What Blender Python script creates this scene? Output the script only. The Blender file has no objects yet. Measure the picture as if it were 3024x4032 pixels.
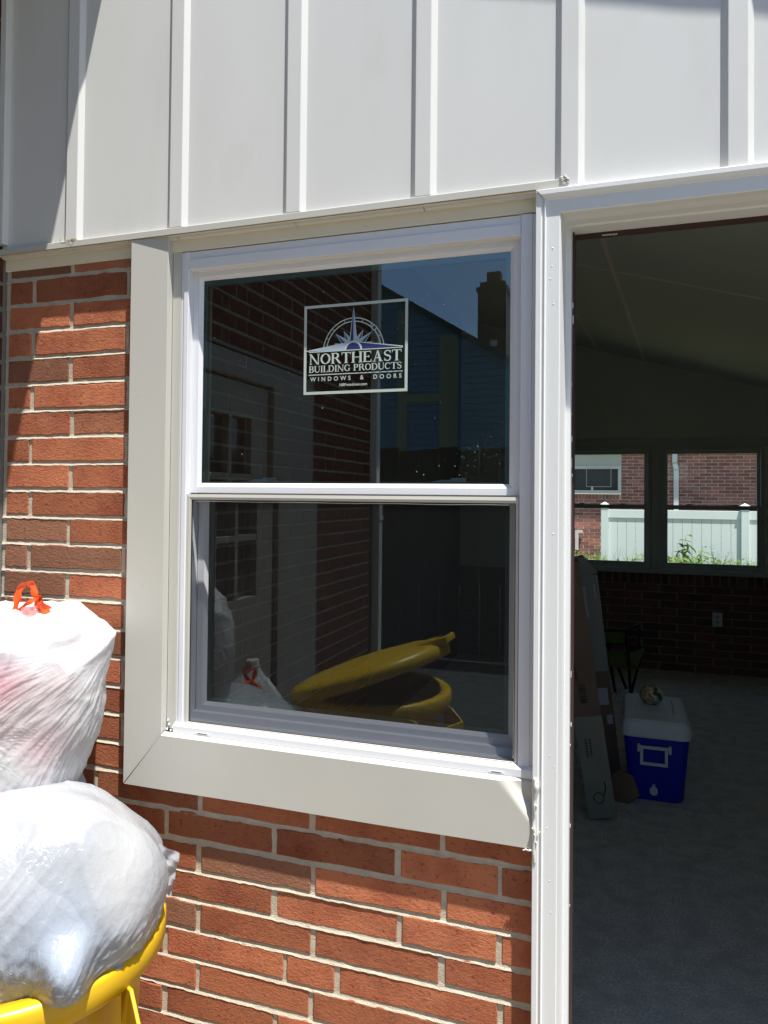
import bpy, bmesh, math, random
import numpy as np
from mathutils import Vector, Matrix, noise as mnoise

random.seed(7)
rng = np.random.default_rng(11)
S = bpy.context.scene
COL = S.collection
R = math.radians

# ------------------------------------------------------------------ camera
D = 1.49975            # camera distance from the brick face (y = 0)
CAMZ = 1.5
cam_d = bpy.data.cameras.new("camera")
cam = bpy.data.objects.new("camera", cam_d)
COL.objects.link(cam)
fw = Vector((-0.32133542, 0.94681005, 0.01715478))
rt = Vector((0.94695845, 0.32121067, 0.00966473))
up = Vector((-0.00364037, -0.01935048, 0.99980613))
cam.matrix_world = Matrix(((rt.x, up.x, -fw.x, 0.0), (rt.y, up.y, -fw.y, -D), (rt.z, up.z, -fw.z, CAMZ), (0, 0, 0, 1)))
cam_d.sensor_fit = 'VERTICAL'
cam_d.sensor_height = 36.0
cam_d.lens = 2900 / 4032 * 36.0
cam_d.shift_x = (1512 - 1495.66) / 4032
cam_d.shift_y = -(2016 - 1904.57) / 4032
cam_d.clip_start = 0.02
cam_d.clip_end = 500
S.camera = cam

# ------------------------------------------------------------------ light
SUN = Vector((1.25, -1.0, 5.2)).normalized()       # towards the sun
w = bpy.data.worlds.new("World")
S.world = w
w.use_nodes = True
nt = w.node_tree
sky = nt.nodes.new("ShaderNodeTexSky")
sky.sky_type = 'NISHITA'
sky.sun_disc = False
sky.sun_elevation = math.asin(SUN.z)
sky.sun_rotation = math.atan2(SUN.x, SUN.y)
sky.altitude = 50
sky.air_density = 1.0
sky.dust_density = 0.3
sky.ozone_density = 2.2
bg = nt.nodes["Background"]
nt.links.new(sky.outputs[0], bg.inputs[0])
bg.inputs[1].default_value = 0.08
sl = bpy.data.lights.new("sun", 'SUN')
sl.energy = 5.0
sl.angle = R(0.53)
sl.color = (1.0, 0.965, 0.905)
so = bpy.data.objects.new("sun", sl)
COL.objects.link(so)
so.rotation_euler = (-SUN).to_track_quat('-Z', 'Y').to_euler()
S.view_settings.view_transform = 'Standard'
S.view_settings.look = 'None'
S.view_settings.gamma = 1.0
S.view_settings.use_curve_mapping = False
S.view_settings.exposure = 0.98
try:
    S.cycles.max_bounces = 10
    S.cycles.transparent_max_bounces = 16
    S.cycles.caustics_reflective = False
    S.cycles.caustics_refractive = False
    S.cycles.sample_clamp_indirect = 4.0
    S.cycles.use_denoising = True
except Exception:
    pass


# ------------------------------------------------------------------ helpers
def AX(x, y):
    """true X of a point seen at X on the brick plane when it really lies at depth y"""
    return x * (1 + y / D)


def AZ(z, y):
    return CAMZ + (z - CAMZ) * (1 + y / D)


class MB:
    def __init__(self):
        self.v, self.f, self.m = [], [], []

    def add(self, verts, faces, mi=0):
        o = len(self.v)
        self.v += [tuple(p) for p in verts]
        self.f += [tuple(i + o for i in f) for f in faces]
        self.m += [mi] * len(faces)
        return self

    def box(self, x0, x1, y0, y1, z0, z1, mi=0, M=None):
        vs = [(x0, y0, z0), (x1, y0, z0), (x1, y1, z0), (x0, y1, z0), (x0, y0, z1), (x1, y0, z1), (x1, y1, z1), (x0, y1, z1)]
        if M is not None:
            vs = [M @ Vector(p) for p in vs]
        return self.add(vs, [(0, 3, 2, 1), (4, 5, 6, 7), (0, 1, 5, 4), (1, 2, 6, 5), (2, 3, 7, 6), (3, 0, 4, 7)], mi)

    def prism(self, prof, a0, a1, fn, mi=0, cap=True):
        """profile points (p, q) extruded from a0 to a1; fn(p, q, a) gives the point; a0 / a1 may be functions of the profile point"""
        n = len(prof)
        g0 = a0 if callable(a0) else (lambda p, q: a0)
        g1 = a1 if callable(a1) else (lambda p, q: a1)
        vs = [fn(p, q, g0(p, q)) for p, q in prof] + [fn(p, q, g1(p, q)) for p, q in prof]
        fs = [(i, (i + 1) % n, n + (i + 1) % n, n + i) for i in range(n)]
        if cap:
            fs += [tuple(range(n - 1, -1, -1)), tuple(range(n, 2 * n))]
        return self.add(vs, fs, mi)

    def tube(self, pts, r, n=8, mi=0, close=False):
        pts = [Vector(p) for p in pts]
        rs = r if isinstance(r, (list, tuple)) else [r] * len(pts)
        ring, prev = [], None
        for i, p in enumerate(pts):
            t = (pts[min(i + 1, len(pts) - 1)] - pts[max(i - 1, 0)]).normalized()
            if prev is None:
                a = t.orthogonal().normalized()
            else:
                a = (prev - t * prev.dot(t))
                a = a.normalized() if a.length > 1e-6 else t.orthogonal().normalized()
            prev = a
            b = t.cross(a)
            ring.append([p + (a * math.cos(2 * math.pi * k / n) + b * math.sin(2 * math.pi * k / n)) * rs[i] for k in range(n)])
        vs = [q for rg in ring for q in rg]
        fs = []
        for i in range(len(pts) - 1):
            for k in range(n):
                fs.append((i * n + k, i * n + (k + 1) % n, (i + 1) * n + (k + 1) % n, (i + 1) * n + k))
        fs += [tuple(range(n - 1, -1, -1)), tuple(range((len(pts) - 1) * n, len(pts) * n))]
        return self.add(vs, fs, mi)

    def mesh(self, name, mats=()):
        me = bpy.data.meshes.new(name)
        me.from_pydata(self.v, [], self.f)
        for m in mats:
            me.materials.append(m)
        if len(mats) > 1:
            me.polygons.foreach_set("material_index", self.m)
        me.update()
        return me

    def build(self, name, mat_, parent=None, bevel=0.0, smooth=False, seg=2, fix=True):
        mats = mat_ if isinstance(mat_, (list, tuple)) else [mat_]
        me = self.mesh(name, mats)
        if fix or bevel:
            bm = bmesh.new()
            bm.from_mesh(me)
            if fix:
                bmesh.ops.recalc_face_normals(bm, faces=bm.faces)
            if bevel:
                ed = [e for e in bm.edges if len(e.link_faces) == 2 and e.calc_face_angle(0) > 0.5]
                bmesh.ops.bevel(bm, geom=ed, offset=bevel, segments=seg, affect='EDGES', clamp_overlap=True, profile=0.5)
            bm.to_mesh(me)
            bm.free()
        if smooth:
            me.polygons.foreach_set("use_smooth", [True] * len(me.polygons))
        return link(name, me, parent)


def link(name, me, parent=None):
    o = bpy.data.objects.new(name, me)
    COL.objects.link(o)
    if parent is not None:
        attach(o, parent)
    return o


def attach(o, parent):
    o.parent = parent
    # all meshes are built in world coordinates: cancel the thing's own offset
    o.matrix_parent_inverse = Matrix.Translation(-parent.location) if parent.parent is None else Matrix.Identity(4)


def tag(o, label=None, cat=None, group=None, kind=None):
    if label:
        o["label"] = label
    if cat:
        o["category"] = cat
    if group:
        o["group"] = group
    if kind:
        o["kind"] = kind
    return o


def thing(name, label, cat, loc=(0, 0, 0), group=None, kind=None):
    o = bpy.data.objects.new(name, None)
    o.empty_display_size = 0.05
    o.location = loc
    COL.objects.link(o)
    return tag(o, label, cat, group, kind)


# ------------------------------------------------------------------ materials
def nodes_of(m):
    m.use_nodes = True
    t = m.node_tree
    return t, t.nodes["Principled BSDF"]


def mat(name, col, rough=0.5, var=0.06, vscale=3.0, bump=0.0, bscale=60.0, stretch=(1, 1, 1), spec=0.4, metal=0.0, rand=0.0, dirt=None):
    m = bpy.data.materials.new(name)
    t, p = nodes_of(m)
    L = t.links.new
    tc = t.nodes.new("ShaderNodeTexCoord")
    mp = t.nodes.new("ShaderNodeMapping")
    mp.inputs["Scale"].default_value = stretch
    L(tc.outputs["Object"], mp.inputs[0])
    vec = mp.outputs[0]
    if rand:
        oi = t.nodes.new("ShaderNodeObjectInfo")
        ml = t.nodes.new("ShaderNodeVectorMath")
        ml.operation = 'MULTIPLY_ADD'
        cx = t.nodes.new("ShaderNodeCombineXYZ")
        for k in range(3):
            L(oi.outputs["Random"], cx.inputs[k])
        ml.inputs[1].default_value = (37, 19, 53)
        L(cx.outputs[0], ml.inputs[0])
        L(vec, ml.inputs[2])
        vec = ml.outputs[0]
    n = t.nodes.new("ShaderNodeTexNoise")
    n.inputs["Scale"].default_value = vscale
    n.inputs["Detail"].default_value = 5
    L(vec, n.inputs["Vector"])
    mr = t.nodes.new("ShaderNodeMapRange")
    mr.inputs[1].default_value = 0.3
    mr.inputs[2].default_value = 0.7
    mr.inputs[3].default_value = 1 - var
    mr.inputs[4].default_value = 1 + var
    L(n.outputs[0], mr.inputs[0])
    mx = t.nodes.new("ShaderNodeVectorMath")
    mx.operation = 'SCALE'
    mx.inputs[0].default_value = col[:3]
    L(mr.outputs[0], mx.inputs["Scale"])
    out = mx.outputs[0]
    if dirt:
        dc, ds, lo, hi, amt = dirt
        n2 = t.nodes.new("ShaderNodeTexNoise")
        n2.inputs["Scale"].default_value = ds
        n2.inputs["Detail"].default_value = 8
        n2.inputs["Roughness"].default_value = 0.65
        L(vec, n2.inputs["Vector"])
        r2 = t.nodes.new("ShaderNodeMapRange")
        r2.inputs[1].default_value = lo
        r2.inputs[2].default_value = hi
        r2.inputs[4].default_value = amt
        L(n2.outputs[0], r2.inputs[0])
        mm = t.nodes.new("ShaderNodeMix")
        mm.data_type = 'RGBA'
        L(r2.outputs[0], mm.inputs[0])
        L(out, mm.inputs[6])
        mm.inputs[7].default_value = (*dc, 1)
        out = mm.outputs[2]
    L(out, p.inputs["Base Color"])
    p.inputs["Roughness"].default_value = rough
    p.inputs["Specular IOR Level"].default_value = spec
    p.inputs["Metallic"].default_value = metal
    if bump:
        nb = t.nodes.new("ShaderNodeTexNoise")
        nb.inputs["Scale"].default_value = bscale
        nb.inputs["Detail"].default_value = 4
        L(vec, nb.inputs["Vector"])
        b = t.nodes.new("ShaderNodeBump")
        b.inputs["Strength"].default_value = bump
        b.inputs["Distance"].default_value = 0.002
        L(nb.outputs[0], b.inputs["Height"])
        L(b.outputs[0], p.inputs["Normal"])
    return m


def brick_mat(name, c1, c2, c3, rough=0.85, depth=0.0030, strength=0.85):
    m = bpy.data.materials.new(name)
    t, p = nodes_of(m)
    L = t.links.new
    tc = t.nodes.new("ShaderNodeTexCoord")
    oi = t.nodes.new("ShaderNodeObjectInfo")
    cx = t.nodes.new("ShaderNodeCombineXYZ")
    for k in range(3):
        L(oi.outputs["Random"], cx.inputs[k])
    ml = t.nodes.new("ShaderNodeVectorMath")
    ml.operation = 'MULTIPLY_ADD'
    ml.inputs[1].default_value = (31, 47, 23)
    L(cx.outputs[0], ml.inputs[0])
    L(tc.outputs["Object"], ml.inputs[2])
    V = ml.outputs[0]

    def noise(scale, detail, stretch=None, rough_=0.6):
        v = V
        if stretch:
            mp = t.nodes.new("ShaderNodeMapping")
            mp.inputs["Scale"].default_value = stretch
            L(v, mp.inputs[0])
            v = mp.outputs[0]
        n = t.nodes.new("ShaderNodeTexNoise")
        n.inputs["Scale"].default_value = scale
        n.inputs["Detail"].default_value = detail
        n.inputs["Roughness"].default_value = rough_
        L(v, n.inputs["Vector"])
        return n.outputs[0]

    def ramp(src, a, b, lo=0.0, hi=1.0):
        r = t.nodes.new("ShaderNodeMapRange")
        r.inputs[1].default_value = a
        r.inputs[2].default_value = b
        r.inputs[3].default_value = lo
        r.inputs[4].default_value = hi
        L(src, r.inputs[0])
        return r.outputs[0]

    def mix(f, a, b):
        mm = t.nodes.new("ShaderNodeMix")
        mm.data_type = 'RGBA'
        if isinstance(f, float):
            mm.inputs[0].default_value = f
        else:
            L(f, mm.inputs[0])
        for s, v in ((6, a), (7, b)):
            if isinstance(v, tuple):
                mm.inputs[s].default_value = (*v, 1)
            else:
                L(v, mm.inputs[s])
        return mm.outputs[2]

    c = mix(ramp(noise(9, 4), 0.42, 0.68), c1, c2)
    # whole-brick shade
    c = mix(ramp(oi.outputs["Random"], 0.80, 0.90, 0, 0.75), c, c3)
    pr = t.nodes.new("ShaderNodeMath")
    pr.operation = 'FRACT'
    pm = t.nodes.new("ShaderNodeMath")
    pm.operation = 'MULTIPLY'
    pm.inputs[1].default_value = 17.3
    L(oi.outputs["Random"], pm.inputs[0])
    L(pm.outputs[0], pr.inputs[0])
    sc = t.nodes.new("ShaderNodeVectorMath")
    sc.operation = 'SCALE'
    L(c, sc.inputs[0])
    L(ramp(pr.outputs[0], 0, 1, 0.66, 1.22), sc.inputs["Scale"])
    c = sc.outputs[0]
    # dark pits and pale sandy flecks
    c = mix(ramp(noise(130, 4, (0.75, 1, 1.25), 0.7), 0.57, 0.70, 0, 0.8), c, (0.06, 0.022, 0.014))
    c = mix(ramp(noise(26, 4, (0.6, 1, 1.2), 0.7), 0.55, 0.75, 0, 0.5), c, c3)
    c = mix(ramp(noise(210, 2, (0.7, 1, 1.2)), 0.66, 0.76, 0, 0.35), c, (0.5, 0.3, 0.2))
    # thin mortar bloom left on some faces
    c = mix(ramp(noise(24, 6, (0.7, 1, 1.1), 0.75), 0.60, 0.74, 0, 0.32), c, (0.46, 0.38, 0.29))
    L(c, p.inputs["Base Color"])
    p.inputs["Roughness"].default_value = rough
    p.inputs["Specular IOR Level"].default_value = 0.15
    h1 = noise(140, 5, (0.75, 1, 1.25), 0.7)
    h2 = noise(430, 3, (0.6, 1, 1.4), 0.6)
    ad = t.nodes.new("ShaderNodeMath")
    ad.operation = 'MULTIPLY_ADD'
    L(h2, ad.inputs[0])
    ad.inputs[1].default_value = 0.45
    L(h1, ad.inputs[2])
    b = t.nodes.new("ShaderNodeBump")
    b.inputs["Strength"].default_value = strength
    b.inputs["Distance"].default_value = depth
    L(ad.outputs[0], b.inputs["Height"])
    L(b.outputs[0], p.inputs["Normal"])
    return m


def glass_mat(name, tint=(0.76, 0.84, 0.80), boost=4.4):
    m = bpy.data.materials.new(name)
    m.use_nodes = True
    t = m.node_tree
    t.nodes.clear()
    o = t.nodes.new("ShaderNodeOutputMaterial")
    tr = t.nodes.new("ShaderNodeBsdfTransparent")
    tr.inputs[0].default_value = (*tint, 1)
    gl = t.nodes.new("ShaderNodeBsdfGlossy")
    gl.inputs["Roughness"].default_value = 0.0
    gl.inputs["Color"].default_value = (0.82, 0.95, 1.0, 1)
    fr = t.nodes.new("ShaderNodeFresnel")
    fr.inputs[0].default_value = 1.5
    # several reflecting faces of a sealed unit: R = 1 - (1 - F) / (1 + (n - 1) F)
    iv = t.nodes.new("ShaderNodeMath")
    iv.operation = 'SUBTRACT'
    iv.inputs[0].default_value = 1.0
    dn = t.nodes.new("ShaderNodeMath")
    dn.operation = 'MULTIPLY_ADD'
    dn.inputs[1].default_value = boost - 1.0
    dn.inputs[2].default_value = 1.0
    pw = t.nodes.new("ShaderNodeMath")
    pw.operation = 'DIVIDE'
    mu = t.nodes.new("ShaderNodeMath")
    mu.operation = 'SUBTRACT'
    mu.use_clamp = True
    mu.inputs[0].default_value = 1.0
    t.links.new(fr.outputs[0], dn.inputs[0])
    t.links.new(dn.outputs[0], pw.inputs[1])
    mx = t.nodes.new("ShaderNodeMixShader")
    t.links.new(fr.outputs[0], iv.inputs[1])
    t.links.new(iv.outputs[0], pw.inputs[0])
    t.links.new(pw.outputs[0], mu.inputs[1])
    t.links.new(mu.outputs[0], mx.inputs[0])
    t.links.new(tr.outputs[0], mx.inputs[1])
    t.links.new(gl.outputs[0], mx.inputs[2])
    t.links.new(mx.outputs[0], o.inputs[0])
    return m


def film_mat(name, opacity, rough=0.24, bump=0.5):
    """thin white polythene: glossy skin, some light through it, tint from the colour attribute (contents seen through)"""
    m = bpy.data.materials.new(name)
    t, p = nodes_of(m)
    L = t.links.new
    at = t.nodes.new("ShaderNodeAttribute")
    at.attribute_name = "tint"
    L(at.outputs["Color"], p.inputs["Base Color"])
    p.inputs["Roughness"].default_value = rough
    p.inputs["Specular IOR Level"].default_value = 0.42
    p.inputs["Subsurface Weight"].default_value = 0.75
    p.inputs["Subsurface Radius"].default_value = (1.0, 1.0, 1.0)
    p.inputs["Subsurface Scale"].default_value = 0.035
    tc = t.nodes.new("ShaderNodeTexCoord")
    n1 = t.nodes.new("ShaderNodeTexNoise")
    n1.inputs["Scale"].default_value = 85
    n1.inputs["Detail"].default_value = 4
    n1.inputs["Distortion"].default_value = 0.8
    L(tc.outputs["Object"], n1.inputs["Vector"])
    b = t.nodes.new("ShaderNodeBump")
    b.inputs["Strength"].default_value = bump
    b.inputs["Distance"].default_value = 0.004
    L(n1.outputs[0], b.inputs["Height"])
    L(b.outputs[0], p.inputs["Normal"])
    tl = t.nodes.new("ShaderNodeBsdfTranslucent")
    L(at.outputs["Color"], tl.inputs[0])
    L(b.outputs[0], tl.inputs["Normal"])
    m1 = t.nodes.new("ShaderNodeMixShader")
    m1.inputs[0].default_value = 0.25
    L(p.outputs[0], m1.inputs[1])
    L(tl.outputs[0], m1.inputs[2])
    tr = t.nodes.new("ShaderNodeBsdfTransparent")
    m2 = t.nodes.new("ShaderNodeMixShader")
    m2.inputs[0].default_value = opacity
    L(tr.outputs[0], m2.inputs[1])
    L(m1.outputs[0], m2.inputs[2])
    L(m2.outputs[0], t.nodes["Material Output"].inputs[0])
    return m


def screen_mat(name, wire=0.16):
    """woven wire: open area (1 - w)(1 - w / cos) falls to nothing at a grazing angle, as a real mesh does"""
    m = bpy.data.materials.new(name)
    t, p = nodes_of(m)
    p.inputs["Base Color"].default_value = (0.012, 0.012, 0.013, 1)
    p.inputs["Roughness"].default_value = 0.8
    p.inputs["Specular IOR Level"].default_value = 0.05
    lw_ = t.nodes.new("ShaderNodeLayerWeight")
    lw_.inputs[0].default_value = 0.5

    def math_(op, a_, b_):
        n = t.nodes.new("ShaderNodeMath")
        n.operation = op
        for i, v in enumerate((a_, b_)):
            if isinstance(v, (int, float)):
                n.inputs[i].default_value = v
            else:
                t.links.new(v, n.inputs[i])
        return n.outputs[0]
    c = math_('MAXIMUM', math_('SUBTRACT', 1.0, lw_.outputs["Facing"]), 0.02)
    op = math_('MULTIPLY', math_('MAXIMUM', math_('SUBTRACT', 1.0, math_('DIVIDE', wire, c)), 0.0), 1 - wire)
    tr = t.nodes.new("ShaderNodeBsdfTransparent")
    mx = t.nodes.new("ShaderNodeMixShader")
    t.links.new(math_('SUBTRACT', 1.0, op), mx.inputs[0])
    t.links.new(tr.outputs[0], mx.inputs[1])
    t.links.new(p.outputs[0], mx.inputs[2])
    t.links.new(mx.outputs[0], t.nodes["Material Output"].inputs[0])
    return m


M_BRICK = brick_mat("brick", (0.47, 0.165, 0.082), (0.35, 0.105, 0.056), (0.25, 0.135, 0.085))
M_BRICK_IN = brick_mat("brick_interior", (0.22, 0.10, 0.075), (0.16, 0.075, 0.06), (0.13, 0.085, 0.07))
M_BRICK_N = brick_mat("brick_neighbour", (0.40, 0.175, 0.135), (0.32, 0.135, 0.105), (0.26, 0.16, 0.14))
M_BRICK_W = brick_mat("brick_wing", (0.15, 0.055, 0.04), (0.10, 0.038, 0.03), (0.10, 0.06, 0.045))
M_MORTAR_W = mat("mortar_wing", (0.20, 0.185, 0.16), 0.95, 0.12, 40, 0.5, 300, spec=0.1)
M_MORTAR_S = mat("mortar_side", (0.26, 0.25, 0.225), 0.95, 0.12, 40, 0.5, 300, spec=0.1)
M_MORTAR = mat("mortar", (0.54, 0.475, 0.37), 0.95, 0.12, 40, 1.0, 500, spec=0.1)
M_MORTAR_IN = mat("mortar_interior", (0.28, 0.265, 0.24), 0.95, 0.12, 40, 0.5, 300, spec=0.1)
M_SIDING = mat("vinyl_siding", (0.66, 0.66, 0.64), 0.5, 0.025, 5, 0.9, 1.7, stretch=(1, 1, 0.35), dirt=((0.50, 0.47, 0.42), 7, 0.52, 0.80, 0.30), spec=0.35)
M_COIL = mat("aluminium_coil", (0.525, 0.515, 0.465), 0.42, 0.02, 3.0, 0.05, 40, dirt=((0.45, 0.43, 0.38), 5, 0.62, 0.8, 0.2), spec=0.45)
M_CREAM = mat("cream_soffit", (0.76, 0.70, 0.55), 0.6, 0.04, 6, 0.05, 80, dirt=((0.35, 0.3, 0.22), 9, 0.62, 0.75, 0.35))
M_VINYL = mat("white_vinyl", (0.74, 0.75, 0.78), 0.34, 0.015, 4, 0.0, spec=0.5, dirt=((0.5, 0.48, 0.46), 18, 0.66, 0.78, 0.25))
M_PAINT = mat("white_paint", (0.72, 0.73, 0.72), 0.42, 0.02, 5, 0.12, 120, stretch=(1, 1, 0.25), dirt=((0.5, 0.48, 0.44), 14, 0.66, 0.78, 0.3))
M_CAULK = mat("caulk", (0.60, 0.59, 0.54), 0.5, 0.10, 60, 0.3, 120)
M_CAULK_G = mat("grey_caulk", (0.42, 0.41, 0.38), 0.8, 0.15, 90, 0.6, 150)
M_BROWN = mat("brown_weatherstrip", (0.055, 0.028, 0.026), 0.6, 0.1, 20)
M_DARK = mat("black_rubber", (0.012, 0.012, 0.013), 0.5, 0.05)
M_GLASS = glass_mat("window_glass")
M_GLASS_IN = glass_mat("far_window_glass", (0.88, 0.93, 0.91), 1.0)
M_SCREEN = screen_mat("insect_screen")
M_CHROME = mat("bright_spline", (0.7, 0.7, 0.68), 0.2, 0.02, metal=1.0)
M_SPACER = mat("spacer", (0.30, 0.38, 0.33), 0.4, 0.05)
M_LATCH = mat("latch", (0.82, 0.92, 0.88), 0.4, 0.03)
M_STK_W = mat("sticker_white", (0.46, 0.53, 0.48), 0.5, 0.02)
M_STK_N = mat("sticker_navy", (0.022, 0.028, 0.14), 0.5, 0.02)
M_STK_B = mat("sticker_blue", (0.33, 0.42, 0.52), 0.5, 0.02)
M_DUST = mat("dust", (0.85, 0.85, 0.82), 0.8, 0.1)
M_CONC = mat("concrete", (0.245, 0.224, 0.188), 0.9, 0.12, 2.0, 0.5, 90, dirt=((0.2, 0.18, 0.15), 1.3, 0.5, 0.75, 0.4), spec=0.15)
M_SOIL = mat("soil", (0.16, 0.15, 0.08), 0.95, 0.3, 1.2, 0.5, 60)
M_CARPET = mat("carpet", (0.68, 0.64, 0.56), 1.0, 0.34, 130.0, 1.0, 500, spec=0.05, dirt=((0.46, 0.435, 0.385), 11, 0.42, 0.66, 0.75))
M_DRYWALL = mat("drywall", (0.62, 0.69, 0.61), 0.9, 0.05, 2, 0.1, 120)
M_CEIL = mat("ceiling_paint", (0.66, 0.72, 0.64), 0.9, 0.05, 1, 0.05, 60)
M_TAPE = mat("seam_tape", (0.90, 0.86, 0.78), 0.9, 0.05)
M_INFRAME = mat("interior_vinyl", (0.46, 0.51, 0.49), 0.5, 0.03)
M_YELLOW = mat("yellow_plastic", (0.60, 0.37, 0.008), 0.38, 0.05, 6, 0.06, 90, spec=0.5, dirt=((0.45, 0.26, 0.02), 7, 0.6, 0.8, 0.4))
M_BAG1 = film_mat("bag_film", 0.97, 0.26, 0.4)
M_BAG2 = film_mat("bag_film_clear", 0.82, 0.22, 0.5)
M_CONTENT = mat("bag_contents", (0.40, 0.43, 0.48), 0.7, 0.35, 9, 0.3, 40)
M_TIE = mat("orange_drawstring", (0.92, 0.10, 0.015), 0.3, 0.12, 25, 0.1, 60, spec=0.5)
M_TIE_P = mat("pink_drawstring", (0.88, 0.30, 0.28), 0.4, 0.1, 25)
M_COOL_B = mat("cooler_blue", (0.010, 0.014, 0.44), 0.4, 0.03)
M_COOL_W = mat("cooler_white", (0.70, 0.76, 0.78), 0.5, 0.08, 5)
M_CARTON = mat("cardboard", (0.19, 0.14, 0.10), 0.9, 0.1, 8, 0.1, 120)
M_CARTON_L = mat("pale_cardboard", (0.27, 0.28, 0.225), 0.85, 0.06, 8, 0.1, 120)
M_CARTON_G = mat("grey_cardboard", (0.26, 0.29, 0.275), 0.8, 0.06, 8, 0.1, 120)
M_LABEL = mat("shipping_label", (0.45, 0.50, 0.58), 0.7, 0.03)
M_INK = mat("black_ink", (0.012, 0.013, 0.022), 0.8, 0.02)
M_GREEN_F = mat("green_canvas", (0.13, 0.175, 0.04), 0.9, 0.15, 30)
M_BLACKM = mat("black_tube", (0.012, 0.013, 0.014), 0.45, 0.05)
M_FENCE = mat("fence_vinyl", (0.73, 0.77, 0.76), 0.45, 0.02, 1.5)
M_WHITE_T = mat("white_trim", (0.62, 0.63, 0.61), 0.6, 0.04, 4)
M_NEIGH_T = mat("neighbour_trim", (0.50, 0.51, 0.45), 0.6, 0.04, 4)
M_BLUE = mat("blue_siding", (0.085, 0.16, 0.25), 0.65, 0.06, 2)
M_OLIVE = mat("olive_trim", (0.19, 0.205, 0.13), 0.65, 0.06, 2)
M_ROOF = mat("asphalt_shingle", (0.06, 0.055, 0.055), 0.95, 0.25, 30, 0.6, 90)
M_BROWNW = mat("brown_boards", (0.05, 0.03, 0.026), 0.85, 0.15, 8)
M_DOORGLASS = mat("dark_pane", (0.055, 0.058, 0.06), 0.1, 0.05, spec=0.6)
M_DOORW = mat("door_paint", (0.24, 0.245, 0.22), 0.6, 0.04, 4)


def leaf_mat(name, c1, c2):
    m = bpy.data.materials.new(name)
    t, p = nodes_of(m)
    tc = t.nodes.new("ShaderNodeTexCoord")
    n = t.nodes.new("ShaderNodeTexNoise")
    n.inputs["Scale"].default_value = 14
    t.links.new(tc.outputs["Object"], n.inputs["Vector"])
    mm = t.nodes.new("ShaderNodeMix")
    mm.data_type = 'RGBA'
    mm.inputs[6].default_value = (*c1, 1)
    mm.inputs[7].default_value = (*c2, 1)
    t.links.new(n.outputs[0], mm.inputs[0])
    t.links.new(mm.outputs[2], p.inputs["Base Color"])
    p.inputs["Roughness"].default_value = 0.55
    tl = t.nodes.new("ShaderNodeBsdfTranslucent")
    t.links.new(mm.outputs[2], tl.inputs[0])
    mx = t.nodes.new("ShaderNodeMixShader")
    mx.inputs[0].default_value = 0.4
    t.links.new(p.outputs[0], mx.inputs[1])
    t.links.new(tl.outputs[0], mx.inputs[2])
    t.links.new(mx.outputs[0], t.nodes["Material Output"].inputs[0])
    return m


M_LEAF = leaf_mat("weed_leaf", (0.10, 0.20, 0.04), (0.24, 0.34, 0.09))
M_STEM = mat("weed_stem", (0.16, 0.22, 0.07), 0.7, 0.1)

# ------------------------------------------------------------------ bricks
CO = 0.068
BED0 = 2.05246
JT = 0.0118


def bed(k):
    return BED0 - CO * k


def brick_geo(Lx, H, seed, dep=0.03, jit=0.0011, nx=9, nz=3):
    """a brick whose front arris wanders a little: back ring, front edge ring, inner face ring"""
    r = random.Random(seed)
    per = []
    for i in range(nx):
        per.append((-Lx / 2 + Lx * i / nx, -H / 2))
    for i in range(nz):
        per.append((Lx / 2, -H / 2 + H * i / nz))
    for i in range(nx):
        per.append((Lx / 2 - Lx * i / nx, H / 2))
    for i in range(nz):
        per.append((-Lx / 2, H / 2 - H * i / nz))
    n = len(per)
    ed = []
    for (x, z) in per:
        cx = abs(abs(x) - Lx / 2) < 1e-6 and abs(abs(z) - H / 2) < 1e-6
        s = 0.9982 if cx else 1.0
        ed.append((x * s + r.gauss(0, jit * 0.5), z * s + r.gauss(0, jit)))
    sx, sz = (Lx / 2 - 0.0022) / (Lx / 2), (H / 2 - 0.0022) / (H / 2)
    v = [(x, dep, z) for x, z in per] + [(x, 0.0014, z) for x, z in ed] + [(x * sx, r.gauss(0, 0.00012), z * sz) for x, z in ed]
    f = []
    for a in (0, n):
        for i in range(n):
            j = (i + 1) % n
            f.append((a + i, a + j, a + n + j, a + n + i))
    f.append(tuple(range(2 * n, 3 * n)))
    return v, f


_brick_cache = {}


def brick_mesh(Lx, H, var, m, mname):
    key = (round(Lx, 3), round(H, 4), var, mname)
    if key not in _brick_cache:
        v, f = brick_geo(Lx, H, hash(key[:3]) & 0xffff)
        mb = MB().add(v, f)
        me = mb.mesh("brick", [m])
        bm = bmesh.new()
        bm.from_mesh(me)
        bmesh.ops.recalc_face_normals(bm, faces=bm.faces)
        bm.to_mesh(me)
        bm.free()
        _brick_cache[key] = me
    return _brick_cache[key]


def place_brick(parent, x0, x1, z0, z1, y, m, mname, rz=0.0, yj=0.0007):
    """one brick object filling x0..x1, z0..z1 less the joints, face at y"""
    Lx = round((x1 - x0 - JT) / 0.006) * 0.006
    if Lx < 0.012:
        return None
    H = z1 - z0 - JT * 0.92
    me = brick_mesh(Lx, H, random.randrange(5), m, mname)
    o = link("brick", me, parent)
    M = Matrix.Translation(((x0 + x1) / 2 + random.gauss(0, 0.0008), y + random.gauss(0, yj), (z0 + z1) / 2 + random.gauss(0, 0.0008)))
    M = M @ Matrix.Rotation(random.gauss(0, 0.002), 4, 'Y') @ Matrix.Rotation(random.gauss(0, 0.003), 4, 'Z')
    o.matrix_basis = M
    return o


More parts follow.
